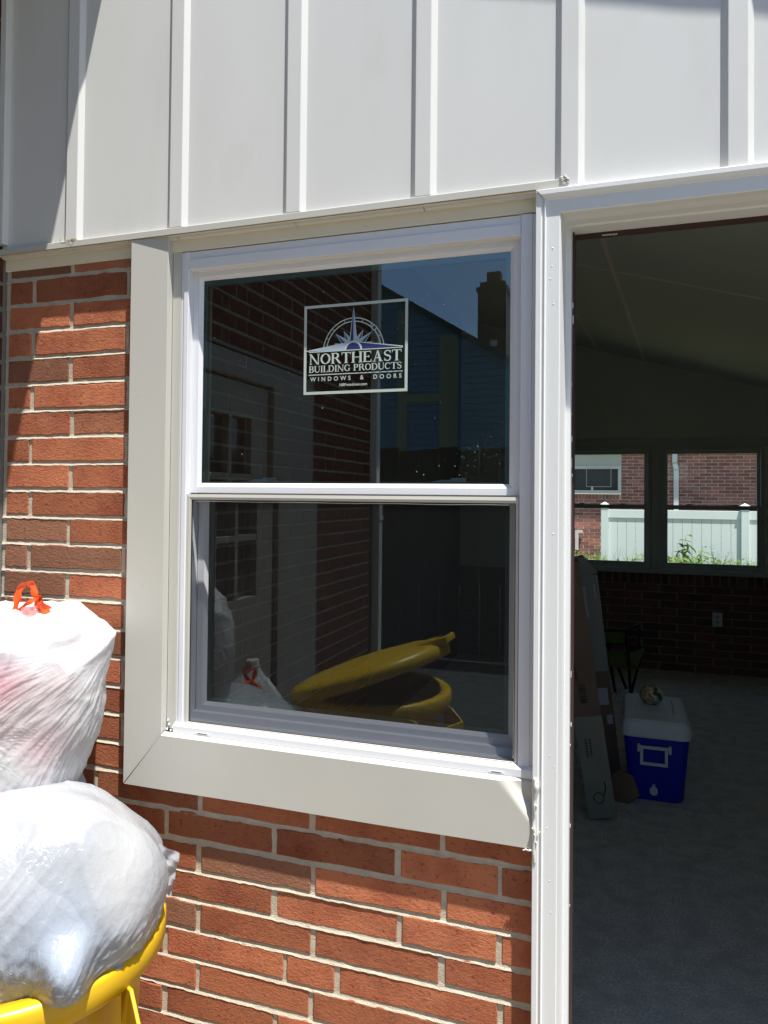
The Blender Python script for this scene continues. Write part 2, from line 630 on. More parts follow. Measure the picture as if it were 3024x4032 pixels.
def bed_wedge(mb, x0, x1, z_mid, y_top=0.0029, y_bot=-0.0003, h=JT, step=0.012):
    """struck bed joint: recessed under the upper brick, leaning out to the arris of the lower one"""
    n = max(2, int((x1 - x0) / step))
    vs, fs = [], []
    for i in range(n + 1):
        x = x0 + (x1 - x0) * i / n
        j = random.gauss(0, 0.0007) + 0.0008 * mnoise.noise((x * 22, z_mid * 9, 1.0))
        jt = random.gauss(0, 0.0006)
        k = random.gauss(0, 0.0003)
        vs += [(x, y_top + 0.0006, z_mid + h / 2 + 0.004), (x, y_top + k, z_mid + h / 2 - 0.0004 + jt), (x, (y_top + y_bot) / 2 + 0.0006 + k, z_mid - 0.0008 + k),
               (x, y_bot + k * 0.5, z_mid - h / 2 + 0.0002 + j), (x, y_bot + 0.0022, z_mid - h / 2 - 0.0022 + j)]
    for i in range(n):
        for q in range(4):
            a = i * 5 + q
            fs.append((a, a + 1, a + 6, a + 5))
    mb.add(vs, fs)


# ================================================================== GROUND AND SETTING
g = MB().add([(-60, -60, -0.04), (60, -60, -0.04), (60, 60, -0.04), (-60, 60, -0.04)], [(0, 1, 2, 3)]).build("ground", M_SOIL)
tag(g, kind="structure")
pv = MB().box(-1.545, 6, -2.7, -0.0, -0.3, -0.012).build("patio", M_CONC)
dv_ = MB().box(-6, 9, -9.5, -2.704, -0.3, -0.018).build("added_driveway", mat("asphalt", (0.05, 0.05, 0.05), 0.95, 0.25, 40, 0.6, 120, spec=0.1))  # dark paving added so the lower glass reflects less bright ground
tag(dv_, kind="structure")
tag(pv, kind="structure")
fl = MB().box(-1.66, 2.5, 0.0, 5.56, -0.3, 0.0).build("floor", M_CARPET)
tag(fl, kind="structure")

# ================================================================== FRONT BRICK WALL
XL = -1.545
XD = -0.150            # wall stops behind the door casing
WX0, WX1, WZ0, WZ1 = -1.012, -0.172, 0.945, 2.0725   # window hole
wall = thing("brick_wall", "sunlit red brick wall around the white window, left of the open doorway", "wall", (-0.8, 0, 0))
mb = MB()
yb, yk = 0.0028, 0.115
mb.box(XL, WX0, yb, yk, 0, 2.10)
mb.box(WX1, XD, yb, yk, 0, 2.10)
mb.box(WX0, WX1, yb, yk, 0, WZ0)
mb.box(WX0, WX1, yb, yk, WZ1, 2.10)
for k in range(0, 31):
    z = bed(k)
    if k < 17:
        bed_wedge(mb, XL, -1.10, z)
    elif k == 17:
        bed_wedge(mb, XL, -1.05, z)
    else:
        bed_wedge(mb, XL, XD, z)
mb.build("mortar", M_MORTAR, wall, fix=False)

BL = 0.29019
A0, B0, C0, D0_ = -0.94434, -1.03301, -1.45293, -1.3336
specials = {19: [-1.323, -1.0330, -0.7480, -0.4550, -0.2430], 21: [-1.323, -1.0330, -0.7480, -0.4550, -0.2430],
            23: [-1.323, -1.0330, -0.7200, -0.5950, -0.2400], 25: [-1.3230, -1.0330, -0.742, -0.4526]}
for k in range(-1, 30):
    zt, zb = bed(k), bed(k + 1)
    if k < 17:
        js = [C0, C0 + BL] if k % 2 == 0 else [D0_, D0_ + BL]
        xe = -1.10
    else:
        xe = XD if k > 17 else -1.06
        if k in specials:
            js = specials[k]
        elif k % 2 == 0:
            js = [A0 - 2 * BL + 0.025, A0 - BL, A0, A0 + BL, A0 + 2 * BL]
        else:
            js = [B0 - BL, B0, B0 + BL, B0 + 2 * BL, B0 + 3 * BL]
    xs = [XL + 0.006] + [j + random.gauss(0, 0.0022) for j in js if j < xe - 0.02] + [xe]
    for a, b in zip(xs[:-1], xs[1:]):
        place_brick(wall, a, b, zb, zt, 0.0, M_BRICK, "brick")

# plain wall right of the doorway (outside the frame) and the gable wall behind the siding
DX1 = 0.86
side = MB().box(DX1 + 0.05, 2.4, 0.0, 0.115, 0, 2.10)
for k in range(0, 31):
    bed_wedge(side, DX1 + 0.05, 2.4, bed(k), -0.0045, -0.0072)
for k in range(-1, 30):
    x = DX1 + 0.052 - (BL / 2 if k % 2 else 0.0)
    while x < 2.38:
        a, b = max(x, DX1 + 0.052), min(x + BL, 2.398)
        if b - a > 0.05:
            v, f = brick_geo(b - a - JT, CO - JT, k * 31 + int(x * 100))
            side.add([(px + (a + b) / 2, py - 0.0075, pz + (bed(k) + bed(k + 1)) / 2) for px, py, pz in v], f)
        x += BL
so_ = side.build("brick_pier", M_BRICK, None)
tag(so_, "red brick pier on the right side of the doorway", "wall")


def roofz(x):
    return 2.766 - 0.286 * x


# ================================================================== SIDING (board and batten gable)
sid = thing("gable_siding", "white vinyl board and batten siding above the window and door", "siding", (0, 0, 2.1))
YP = -0.02
bc = [-1.331, -1.02545, -0.7183, -0.4168, -0.1152, 0.1874, 0.4895, 0.7915, 1.0935, 1.3955, 1.6975, 2.0]
bc = [b * 0.98667 for b in bc]
edges = [-1.541] + bc + [2.38]
for i in range(len(edges) - 1):
    a, b = edges[i] + 0.0012, edges[i + 1] - 0.0012
    z0 = 2.104
    pb = MB()
    n = 8
    vs, fs = [], []
    top0, top1 = roofz(a) + 0.1, roofz(b) + 0.1
    pb.add([(a, YP, z0), (b, YP, z0), (b, YP, top1), (a, YP, top0), (a, 0.02, z0), (b, 0.02, z0), (b, 0.02, top1), (a, 0.02, top0)],
           [(0, 1, 2, 3), (4, 7, 6, 5), (0, 4, 5, 1), (1, 5, 6, 2), (2, 6, 7, 3), (3, 7, 4, 0)])
    pb.build("panel", M_SIDING, sid)
for i, x in enumerate(bc):
    zb_ = 2.1062 if x > -0.13 else 2.1264
    t = 0.0102
    prof = [(-0.0283, 0.0005), (-0.0180, -t + 0.0015), (-0.0165, -t), (0.0165, -t), (0.0180, -t + 0.0015), (0.0283, 0.0005)]
    pb = MB().prism(prof, zb_, roofz(x) + 0.1, lambda p, q, a, x=x: (x + p, YP + q, a))
    pb.build("batten", M_SIDING, sid, bevel=0.0012)
# corner strip at the brick wing
MB().prism([(XL + 0.001, 0.0), (XL + 0.001, -0.034), (XL + 0.003, -0.036), (XL + 0.020, -0.036), (XL + 0.022, -0.034), (XL + 0.022, 0.0)], 2.138, 3.3,
           lambda p, q, a: (p, q, a)).build("corner_strip", M_SIDING, sid)
# ledge (drip trim), soffit and fascia strips
LX1 = -0.1345
led = MB().prism([(-0.021, 2.1262), (-0.0302, 2.1256), (-0.0314, 2.1246), (-0.0314, 2.1100), (-0.0297, 2.1100), (-0.0297, 2.1108), (-0.021, 2.1108)], XL, LX1,
                 lambda p, q, a: (a, p, q))
led.build("drip_ledge", M_COIL, sid, bevel=0.0006)
MB().prism([(-0.0270, 2.1096), (-0.0270, 2.1088), (0.0, 2.1088), (0.0, 2.1096)], XL, -0.180, lambda p, q, a: (a, p, q)).build("soffit_strip", M_CREAM, sid)
MB().prism([(-0.0042, 2.1087), (-0.0042, 2.0775), (-0.0032, 2.0762), (0.002, 2.0762), (0.002, 2.1087)], XL, -0.180, lambda p, q, a: (a, p, q)).build("fascia_strip", M_CREAM, sid, bevel=0.0004)
# grey caulk dab where the ledge stops
cb = MB()
for i in range(26):
    a, r_ = random.random() * 6.28, math.sqrt(random.random())
    cx_, cz_ = -0.1225 + 0.0075 * r_ * math.cos(a), 2.1215 + 0.009 * r_ * math.sin(a)
    rr = random.uniform(0.0018, 0.0034)
    cb.tube([(cx_, -0.0315, cz_), (cx_, -0.0342 + random.gauss(0, .0004), cz_)], [rr * 1.25, rr * 0.6], 7)
cb.build("caulk_dab", M_CAULK_G, sid, smooth=True)
# small rust specks / dried grass stuck on the ledge
gr = MB()
for i in range(16):
    x0 = random.choice([-1.36, -1.315, -1.30, -1.29, -1.345]) + random.gauss(0, 0.008)
    p0 = Vector((x0, -0.0305, 2.126 + random.gauss(0, 0.001)))
    d_ = Vector((random.gauss(0, 1), -0.15, random.gauss(0.2, 0.5))).normalized() * random.uniform(0.008, 0.02)
    p1 = p0 + d_ * 0.5 + Vector((0, -0.001, 0.002))
    gr.tube([p0, p1, p0 + d_], [0.00045, 0.0004, 0.0002], 4)
gb = gr.build("dry_grass", mat("straw", (0.42, 0.33, 0.16), 0.8), None)
tag(gb, "wisps of dry grass caught on the siding ledge", "grass", kind="stuff")

# roof over the room, with the rake board whose shade falls on the top of the siding
rf = thing("porch_roof", "low pitched roof over the porch room", "roof", (0, 2.5, 2.8))
YR = -0.12


def slab(mb, x0, x1, y0, y1, lo, hi):
    vs = []
    for (x, y) in ((x0, y0), (x1, y0), (x1, y1), (x0, y1)):
        vs.append((x, y, roofz(x) + lo))
    for (x, y) in ((x0, y0), (x1, y0), (x1, y1), (x0, y1)):
        vs.append((x, y, roofz(x) + hi))
    mb.add(vs, [(0, 3, 2, 1), (4, 5, 6, 7), (0, 1, 5, 4), (1, 2, 6, 5), (2, 3, 7, 6), (3, 0, 4, 7)])
    return mb


slab(MB(), -1.75, 2.7, 0.021, 5.9, 0.03, 0.36).build("roof_deck", M_ROOF, rf)
rk = MB()
xs = np.linspace(-1.52, 2.7, 90)
for i in range(len(xs) - 1):
    lo0 = 0.236 + 0.010 * mnoise.noise((xs[i] * 3.1, 2.2, 0.4)) + 0.004 * mnoise.noise((xs[i] * 14, 2.2, 0.4))
    lo1 = 0.236 + 0.010 * mnoise.noise((xs[i + 1] * 3.1, 2.2, 0.4)) + 0.004 * mnoise.noise((xs[i + 1] * 14, 2.2, 0.4))
    a, b = xs[i], xs[i + 1]
    vs = [(a, YR, roofz(a) + lo0), (b, YR, roofz(b) + lo1), (b, 0.019, roofz(b) + lo1), (a, 0.019, roofz(a) + lo0),
          (a, YR, roofz(a) + .40), (b, YR, roofz(b) + .40), (b, 0.019, roofz(b) + .40), (a, 0.019, roofz(a) + .40)]
    rk.add(vs, [(0, 3, 2, 1), (4, 5, 6, 7), (0, 1, 5, 4), (2, 3, 7, 6)])
rk.build("rake_board", M_WHITE_T, rf, fix=False)

# ================================================================== WINDOW
win = thing("house_window", "white double-hung window with a company sticker and lower insect screen", "window", (-0.6, 0, 0.94))
fy = -0.006
FX0, FX1 = -1.0098, -0.1795
FZ0, FZ1 = 0.9437, 2.0735
sy = 0.0153
fx0i, fx1i = -0.9892, -0.2105
fz1i = 2.0309
fr = MB()


def frame_side(x_out, x_in, sgn):
    # outer flat, a slight step, inner flat, return to the sash plane
    xm = x_out + sgn * 0.0085
    return [(x_out, 0.10), (x_out, fy + 0.003), (xm - sgn * 0.0006, fy + 0.003), (xm, fy), (x_in - sgn * 0.001, fy), (x_in, fy + 0.0012), (x_in, 0.10)]


fr.prism(frame_side(FX0, fx0i, 1), 0.961, FZ1, lambda p, q, a: (p, q, a))
fr.prism(frame_side(FX1, fx1i, -1), 0.961, FZ1, lambda p, q, a: (p, q, a))
fr.prism([(FZ1, 0.10), (FZ1, fy + 0.003), (2.0555, fy + 0.0032), (2.0552, fy - 0.0005), (fz1i + 0.001, fy - 0.0005), (fz1i, fy + 0.0008), (fz1i, 0.002), (fz1i - 0.0012, 0.0022), (fz1i - 0.0012, 0.10)],
         fx0i + 0.0003, fx1i - 0.0003, lambda p, q, a: (a, q, p))
# sill of the frame
fr.prism([(FZ0, 0.10), (FZ0, -0.0135), (FZ0 + 0.001, -0.0145), (0.9598, -0.0145), (0.9610, -0.0138), (0.9668, -0.0005), (0.9668, 0.030), (0.9830, 0.034), (0.9830, 0.10)], FX0, FX1,
         lambda p, q, a: (a, q, p))
fr.build("frame", M_VINYL, win, bevel=0.0007)
for xa, xb in ((-0.9480, -0.9115), (-0.2672, -0.2355)):
    wm = MB()
    wm.box(xa, xb, -0.0153, -0.0146, 0.9476, 0.9512)
    o = wm.build("weep_cover", M_VINYL, win)
    MB().box(xa + 0.006, xb - 0.006, -0.01575, -0.0154, 0.9487, 0.9500).build("weep_slot", M_DARK, o)


def sash(name, x0, x1, z0, z1, ys, yg, stile, top, bot, bead, mat_f, mat_g, parent, rail_bottom=None):
    s = thing_part(name, parent)
    gx0, gx1 = x0 + stile + bead, x1 - stile - bead
    gz0, gz1 = z0 + bot + bead, z1 - top - bead
    m = MB()
    yb_ = ys + 0.030

    def side(p0, sg):
        return [(p0, yb_), (p0, ys), (p0 + sg * stile, ys), (p0 + sg * (stile + bead), yg - 0.0005), (p0 + sg * (stile + bead), yb_)]

    a0 = lambda p, q: z0 + (0 if abs(p - x0) < stile * .5 or abs(p - x1) < stile * .5 else 0)
    ox0, ox1 = gx0, gx1
    # four mitred members
    def ring(d):
        return x0 + d, x1 - d
    quad = [(0.0, 0.0, ys), (1.0, 0.0, ys), (1.0, 1.0, yg - 0.0005)]
    P = []
    for (fs, fb, y) in quad:
        P.append([(x0 + stile * fs + bead * fb, y, z0 + bot * fs + bead * fb), (x1 - stile * fs - bead * fb, y, z0 + bot * fs + bead * fb),
                  (x1 - stile * fs - bead * fb, y, z1 - top * fs - bead * fb), (x0 + stile * fs + bead * fb, y, z1 - top * fs - bead * fb)])
    P.append([(p[0], yb_, p[2]) for p in P[2]])
    P.append([(p[0], yb_, p[2]) for p in P[0]])
    vs = [q for rg in P for q in rg]
    fs_ = []
    for i in range(5):
        a, b = i * 4, ((i + 1) % 5) * 4
        for j in range(4):
            k = (j + 1) % 4
            fs_.append((a + j, a + k, b + k, b + j))
    m.add(vs, fs_)
    m.build("sash_frame", mat_f, s, bevel=0.0006)
    MB().add([(gx0 - .002, yg, gz0 - .002), (gx1 + .002, yg, gz0 - .002), (gx1 + .002, yg, gz1 + .002), (gx0 - .002, yg, gz1 + .002)], [(0, 1, 2, 3)]).build("glass_pane", mat_g, s, fix=False)
    return s, (gx0, gx1, gz0, gz1)


def thing_part(name, parent):
    o = bpy.data.objects.new(name, None)
    o.empty_display_size = 0.05
    COL.objects.link(o)
    attach(o, parent)
    return o


us, ug = sash("upper_sash", -0.9890, -0.2107, 1.5040, 2.0302, sy, 0.0225, 0.0160, 0.0118, 0.0150, 0.0085, M_VINYL, M_GLASS, win)
# spacer between the two panes
sp = MB()
gx0, gx1, gz0, gz1 = ug
for (a, b, c, d_) in ((gx0, gx0 + .0095, gz0, gz1), (gx1 - .0095, gx1, gz0, gz1), (gx0 + .0095, gx1 - .0095, gz0, gz0 + .004), (gx0 + .0095, gx1 - .0095, gz1 - .0125, gz1)):
    sp.box(a, b, 0.0240, 0.0345, c, d_)
sp.build("spacer", M_SPACER, us)
ls, lg = sash("lower_sash", -0.9870, -0.2125, 0.976, 1.530, 0.0465, 0.0530, 0.0175, 0.030, 0.0200, 0.0085, M_VINYL, M_GLASS, win)
sp = MB()
gx0, gx1, gz0, gz1 = lg
for (a, b, c, d_) in ((gx0, gx0 + .0095, gz0, gz1), (gx1 - .0095, gx1, gz0, gz1), (gx0 + .0095, gx1 - .0095, gz0, gz0 + .009), (gx0 + .0095, gx1 - .0095, gz1 - .0095, gz1)):
    sp.box(a, b, 0.0545, 0.0640, c, d_)
sp.build("spacer", M_SPACER, ls)
# sash locks on the lower sash's top rail, seen through the upper glass
for xc in (-0.369, -0.826):
    y0, y1 = 0.052, 0.070
    lk = MB()
    k = 1.033
    lk.prism([(-0.048, 1.5302), (-0.020, 1.5372), (0.030, 1.5372), (0.036, 1.5335), (0.036, 1.5302)], y0, y1, lambda p, q, a: (xc + p, a + max(0, q - 1.5305) * 1.3, q))
    lk.prism([(0.0, 1.5374), (0.0, 1.5418), (0.033, 1.5418), (0.0365, 1.5358), (0.020, 1.5374)], y0 + 0.009, y1 - 0.002, lambda p, q, a: (xc + p, a + (q - 1.537) * 1.3, q))
    lk.build("latch", M_LATCH, ls, bevel=0.0008)
# insect screen
sc = thing_part("insect_screen", win)
x0, x1, z0, z1 = -0.9890, -0.2120, 0.9672, 1.5010
m = MB()
wd = 0.0128
P = []
for (d_, y) in ((0, 0.0), (0, -0.0012), (wd * .55, -0.0022), (wd, -0.0008), (wd, 0.006), (0, 0.006)):
    P.append([(x0 + d_, y, z0 + d_ * .12), (x1 - d_ * .45, y, z0 + d_ * .12), (x1 - d_ * .45, y, z1 - d_), (x0 + d_, y, z1 - d_)])
vs = [q for rg in P for q in rg]
fs = []
for i in range(6):
    a, b = i * 4, ((i + 1) % 6) * 4
    for j in range(4):
        k = (j + 1) % 4
        fs.append((a + j, a + k, b + k, b + j))
m.add(vs, fs)
m.build("screen_frame", M_COIL, sc)
ix0, ix1, iz0, iz1 = x0 + wd, x1 - wd * .45, z0 + wd * .12, z1 - wd
sp = MB()
for (p, q) in (((ix0, iz0), (ix1, iz0)), ((ix0, iz1), (ix1, iz1)), ((ix0, iz0), (ix0, iz1)), ((ix1, iz0), (ix1, iz1))):
    sp.tube([(p[0], 0.0008, p[1]), (q[0], 0.0008, q[1])], 0.0013, 6)
sp.build("spline", M_DARK, sc)
sp = MB()
pts = [(ix0 + (ix1 - ix0) * i / 60 + .002, 0.0012 + 0.0004 * math.sin(i * .9), iz1 - 0.0034 + 0.0005 * math.sin(i * 0.37)) for i in range(60)]
sp.tube(pts, 0.0010, 6)
sp.tube([(ix1 - 0.0026, 0.0015, iz0 + .002 + (iz1 - iz0 - .008) * i / 40 + 0) for i in range(41)], 0.0007, 6)
sp.build("spline_cord", M_CHROME, sc, smooth=True)
MB().add([(ix0, 0.0022, iz0), (ix1, 0.0022, iz0), (ix1, 0.0022, iz1), (ix0, 0.0022, iz1)], [(0, 1, 2, 3)]).build("screen_mesh", M_SCREEN, sc, fix=False)
# aluminium wrapped casing at the left, mitred to the sill casing
yo, yi = -0.030, -0.0240
cs = MB()
ZT = 2.1086
ox, ix = -1.1339, -1.0340
oz, iz = 0.8142, 0.9365
vs = [(ox, yo, oz), (ix, yi, iz), (ix, yi, ZT), (ox, yo, ZT),
      (ox, 0.0, oz), (ix, -0.0035, iz), (ix, -0.0035, ZT), (ox, 0.0, ZT)]
cs.add(vs, [(0, 1, 2, 3), (4, 7, 6, 5), (1, 5, 6, 2), (0, 3, 7, 4), (2, 6, 7, 3), (0, 4, 5, 1)])
cs.build("casing", M_COIL, win, bevel=0.0010)
MB().box(-1.0338, -1.0104, -0.0038, 0.0, 0.948, 2.0760).build("casing_stop", M_COIL, win, bevel=0.0008)
# sill casing: dented at the right end
sx0, sx1 = -1.1325, -0.1765
nx, nz = 300, 44
zt_, zb_ = 0.9388, 0.8142
vs, fs = [], []


def dent(x, z):
    u = (x + 0.262) / 0.086
    v = (0.945 - z) / 0.125
    if u <= 0:
        return 0.0
    edge = 0.72 * min(1.0, u) ** 1.25
    t = max(0.0, min(1.0, (edge - v) / 0.30))
    t = t * t * (3 - 2 * t)
    return 0.016 * t * min(1.0, u * 1.3)


for j in range(nz + 1):
    z = zb_ + (zt_ - zb_) * j / nz
    xs0 = sx0 + (z - zb_) / (iz - oz) * (ix - ox) * 0.985 + 0.0012
    for i in range(nx + 1):
        x = xs0 + (sx1 - xs0) * i / nx
        wob = 0.0007 * mnoise.noise((x * 5, z * 7, 3.3))
        vs.append((x, -0.030 + dent(x, z) + wob, z + (0.0015 * mnoise.noise((x * 3, 0, 8)) if j == 0 else 0)))
for j in range(nz):
    for i in range(nx):
        a = j * (nx + 1) + i
        fs.append((a, a + 1, a + nx + 2, a + nx + 1))
MB().add(vs, fs).build("sill_casing", M_COIL, win, fix=False, smooth=True)
# top slope up to the frame and underside back to the brick
cv, cf = [], []
for i in range(nx + 1):
    p = vs[nz * (nx + 1) + i]
    q = vs[i]
    cv += [p, (p[0], p[1] + 0.0012, p[2] + 0.0012), (p[0], max(-0.0145, p[1] + 0.004), 0.9440), q, (q[0], 0.0, q[2] + 0.0005)]
for i in range(nx):
    a, b = i * 5, i * 5 + 5
    cf += [(a, b, b + 1, a + 1), (a + 1, b + 1, b + 2, a + 2), (b + 3, a + 3, a + 4, b + 4)]
MB().add(cv, cf).build("sill_cap", M_COIL, win, fix=False)
# pencil ticks, nail heads and scuffs on the bent metal
tk = MB()
for (x, z, h_) in ((-1.005, 0.918, .010), (-0.975, 0.917, .004), (-0.915, 0.914, .004), (-0.62, 0.905, .003), (-0.44, 0.90, .003)):
    tk.add([(x, -0.0312, z - h_ / 2), (x + .0009, -0.0312, z - h_ / 2), (x + .0012, -0.0312, z + h_ / 2), (x + .0004, -0.0312, z + h_ / 2)], [(0, 1, 2, 3)])
for i in range(14):
    x, z, r_ = random.uniform(-1.12, -1.05), random.uniform(0.95, 2.05), random.uniform(.0005, .0012)
    y = -0.030 + (x + 1.1339) / 0.0999 * 0.006 - 0.0004
    tk.add([(x + r_ * math.cos(q * 1.05), y, z + r_ * math.sin(q * 1.05) * random.uniform(.7, 2)) for q in range(6)], [tuple(range(6))])
for i in range(12):
    x, z, r_ = random.uniform(-1.0, -0.3), random.uniform(0.83, 0.91), random.uniform(.0005, .0011)
    tk.add([(x + r_ * math.cos(q * 1.05) * random.uniform(.7, 2), -0.0312, z + r_ * math.sin(q * 1.05)) for q in range(6)], [tuple(range(6))])
tk.build("scuff_mark", M_CAULK_G, win, fix=False)
# ragged caulk line between the sill casing and the door casing
cm = MB()
pts, rs = [], []
for i in range(60):
    t = i / 59
    z = 0.955 - t * 0.165
    pts.append((-0.1735 + 0.0025 * mnoise.noise((z * 40, 1, 1)) + 0.004 * math.exp(-((t - 0.12) / 0.1) ** 2), -0.0345 + 0.0018 * mnoise.noise((z * 60, 5, 1)), z))
    rs.append(0.0030 + 0.0012 * mnoise.noise((z * 50, 9, 2)) + 0.0030 * math.exp(-((t - 0.1) / 0.09) ** 2))
cm.tube(pts, [max(0.0016, r_) for r_ in rs], 9)
pts = [(-0.178 - 0.0016 * i, -0.0325 + 0.0012 * math.sin(i * 1.7), 0.8125 + 0.0012 * math.sin(i * 1.1)) for i in range(12)]
cm.tube(pts, [0.0026 - 0.00016 * i for i in range(12)], 8)
for i in range(6):
    z = random.uniform(0.80, 0.95)
    x = -0.170 + random.gauss(0, 0.004)
    cm.tube([(x, -0.0365, z), (x + .001, -0.0385, z - .003)], [0.0022, 0.0009], 6)
cm.build("caulk_bead", M_CAULK, win, smooth=True)
cm = MB()
for (x, z, r_) in ((-1.031, 0.944, .004), (-1.026, 0.956, .003), (-1.015, 0.950, .0035), (-1.020, 0.942, .004), (-1.029, 0.966, .0022)):
    cm.tube([(x, -0.004, z + .003), (x, -0.0075, z)], [r_, r_ * .6], 7)
cm.build("corner_caulk", M_CAULK, win, smooth=True)
# dust and paint specks on the glass
dm = MB()
for i in range(120):
    if i < 80:
        x, z = random.uniform(-0.95, -0.245), random.uniform(1.54, 2.0)
    else:
        x, z = random.gauss(-0.285, 0.035), random.gauss(1.59, 0.03)
        x, z = min(x, -0.243), max(z, 1.54)
    r_ = random.choice([0.0004, 0.0005, 0.0006, 0.0007, 0.0010]) * (0.7 if i >= 80 else 1) * random.uniform(.7, 1.1)
    a = random.random() * 3
    dm.add([(x + r_ * math.cos(a + q * 1.256) * random.uniform(.6, 1.3), 0.0212, z + r_ * math.sin(a + q * 1.256)) for q in range(5)], [(0, 1, 2, 3, 4)])
ds = dm.build("dust_speck", M_DUST, us, fix=False)
ds["kind"] = "stuff"

# ------------------------------------------------------------------ sticker on the inside of the glass
stk = thing("window_sticker", "square white-bordered compass sticker reading NORTHEAST BUILDING PRODUCTS on the upper glass", "sticker", (-0.58, 0.022, 1.73))
YS = 0.0219
SX0, SX1, SZ0, SZ1 = AX(-0.6912, YS), AX(-0.4490, YS), AZ(1.7247, YS), AZ(1.9235, YS)
SW, SH = SX1 - SX0, SZ1 - SZ0
_lay = [0]


class Flat:
    """flat print: polygons in sticker units (u 0..1 across, v 0..1 up)"""

    def __init__(self):
        self.mb = MB()

    def poly(self, pts, mi=0):
        _lay[0] += 1
        y = YS - _lay[0] * 1.2e-5
        self.mb.add([(SX0 + u * SW, y, SZ0 + v * SH) for u, v in pts], [tuple(range(len(pts)))], mi)

    def stroke(self, pts, wd, mi=0, asp=None):
        """a polyline of constant or varying width (in v units, corrected for aspect)"""
        k = SH / SW if asp is None else asp
        n = len(pts)
        wl = wd if isinstance(wd, list) else [wd] * n
        Lp, Rp = [], []
        for i, (u, v) in enumerate(pts):
            a, b = pts[max(i - 1, 0)], pts[min(i + 1, n - 1)]
            dx, dy = (b[0] - a[0]) / k, b[1] - a[1]
            l_ = math.hypot(dx, dy) or 1
            nx_, ny_ = -dy / l_, dx / l_
            Lp.append((u + nx_ * wl[i] / 2 * k, v + ny_ * wl[i] / 2))
            Rp.append((u - nx_ * wl[i] / 2 * k, v - ny_ * wl[i] / 2))
        _lay[0] += 1
        y = YS - _lay[0] * 1.2e-5
        vs = [(SX0 + u * SW, y, SZ0 + v * SH) for u, v in Lp + Rp]
        self.mb.add(vs, [(i, i + 1, n + i + 1, n + i) for i in range(n - 1)], mi)


F = Flat()
bw = 0.026
for q in ([(0, 0), (1, 0), (1, bw * 1.2), (0, bw * 1.2)], [(0, 1 - bw * 1.2), (1, 1 - bw * 1.2), (1, 1), (0, 1)], [(0, bw * 1.2), (bw, bw * 1.2), (bw, 1 - bw * 1.2), (0, 1 - bw * 1.2)],
          [(1 - bw, bw * 1.2), (1, bw * 1.2), (1, 1 - bw * 1.2), (1 - bw, 1 - bw * 1.2)]):
    F.poly(q)
F.mb.build("border", M_STK_W, stk, fix=False)
F = Flat()
HZ = 0.475           # horizon line of the emblem
k_ = SH / SW
cu, cv = 0.487, HZ


def pol(r, deg):
    return (cu + r * k_ * math.cos(R(deg)), cv + r * math.sin(R(deg)))


for r_ in (0.355, 0.318):
    F.stroke([pol(r_, a) for a in np.linspace(2, 178, 60)], 0.0115)
for a in (25, 53, 72, 108, 135, 155):
    F.stroke([pol(0.318, a), pol(0.355, a)], 0.008)
# rays: (angle, length, half-base angle)
for (deg, ln, hb) in ((62, 0.24, 9), (118, 0.24, 9), (42, 0.285, 10), (138, 0.285, 10), (20, 0.235, 9), (160, 0.235, 9), (3.5, 0.47, 7), (176.5, 0.47, 7), (90, 0.475, 10)):
    tip, bl, br = pol(ln, deg), pol(0.115, deg + hb * 2.1), pol(0.115, deg - hb * 2.1)
    c_ = pol(0.08, deg)
    if deg in (3.5, 176.5):
        tip = (0.955 if deg < 90 else 0.02, HZ + 0.012)
        bl, br = (cu + (0.06 if deg < 90 else -0.06), HZ + 0.085), (cu, HZ)
    F.poly([bl, tip, c_] if deg >= 90 else [c_, tip, br], 1 if deg != 176.5 else 2)
    F.poly([c_, tip, br] if deg >= 90 else [bl, tip, c_], 2 if deg not in (3.5,) else 1)
    F.stroke([bl, tip, br] if deg not in (3.5, 176.5) else [bl, tip], 0.010)
F.poly([pol(0.105, a) for a in np.linspace(0, 180, 30)], 0)
F.poly([pol(0.083, a) for a in np.linspace(0, 180, 30)], 1)
dot = pol(0.336, 44)
F.poly([(dot[0] + 0.030 * k_ * math.cos(t), dot[1] + 0.030 * math.sin(t)) for t in np.linspace(0, 6.2, 20)], 0)
F.poly([(dot[0] + 0.020 * k_ * math.cos(t), dot[1] + 0.020 * math.sin(t)) for t in np.linspace(0, 6.2, 20)], 1)
F.poly([(0.05, HZ - 0.004), (0.955, HZ - 0.004), (0.955, HZ + 0.006), (0.05, HZ + 0.006)])
F.poly([(0.05, 0.214), (0.955, 0.214), (0.955, 0.224), (0.05, 0.224)])
F.mb.build("emblem", [M_STK_W, M_STK_N, M_STK_B], stk, fix=False)


def arc(cx, cz, rx, rz, a0, a1, n=14):
    return [(cx + rx * math.cos(R(a)), cz + rz * math.sin(R(a))) for a in np.linspace(a0, a1, n)]


T_, t_ = 0.17, 0.075


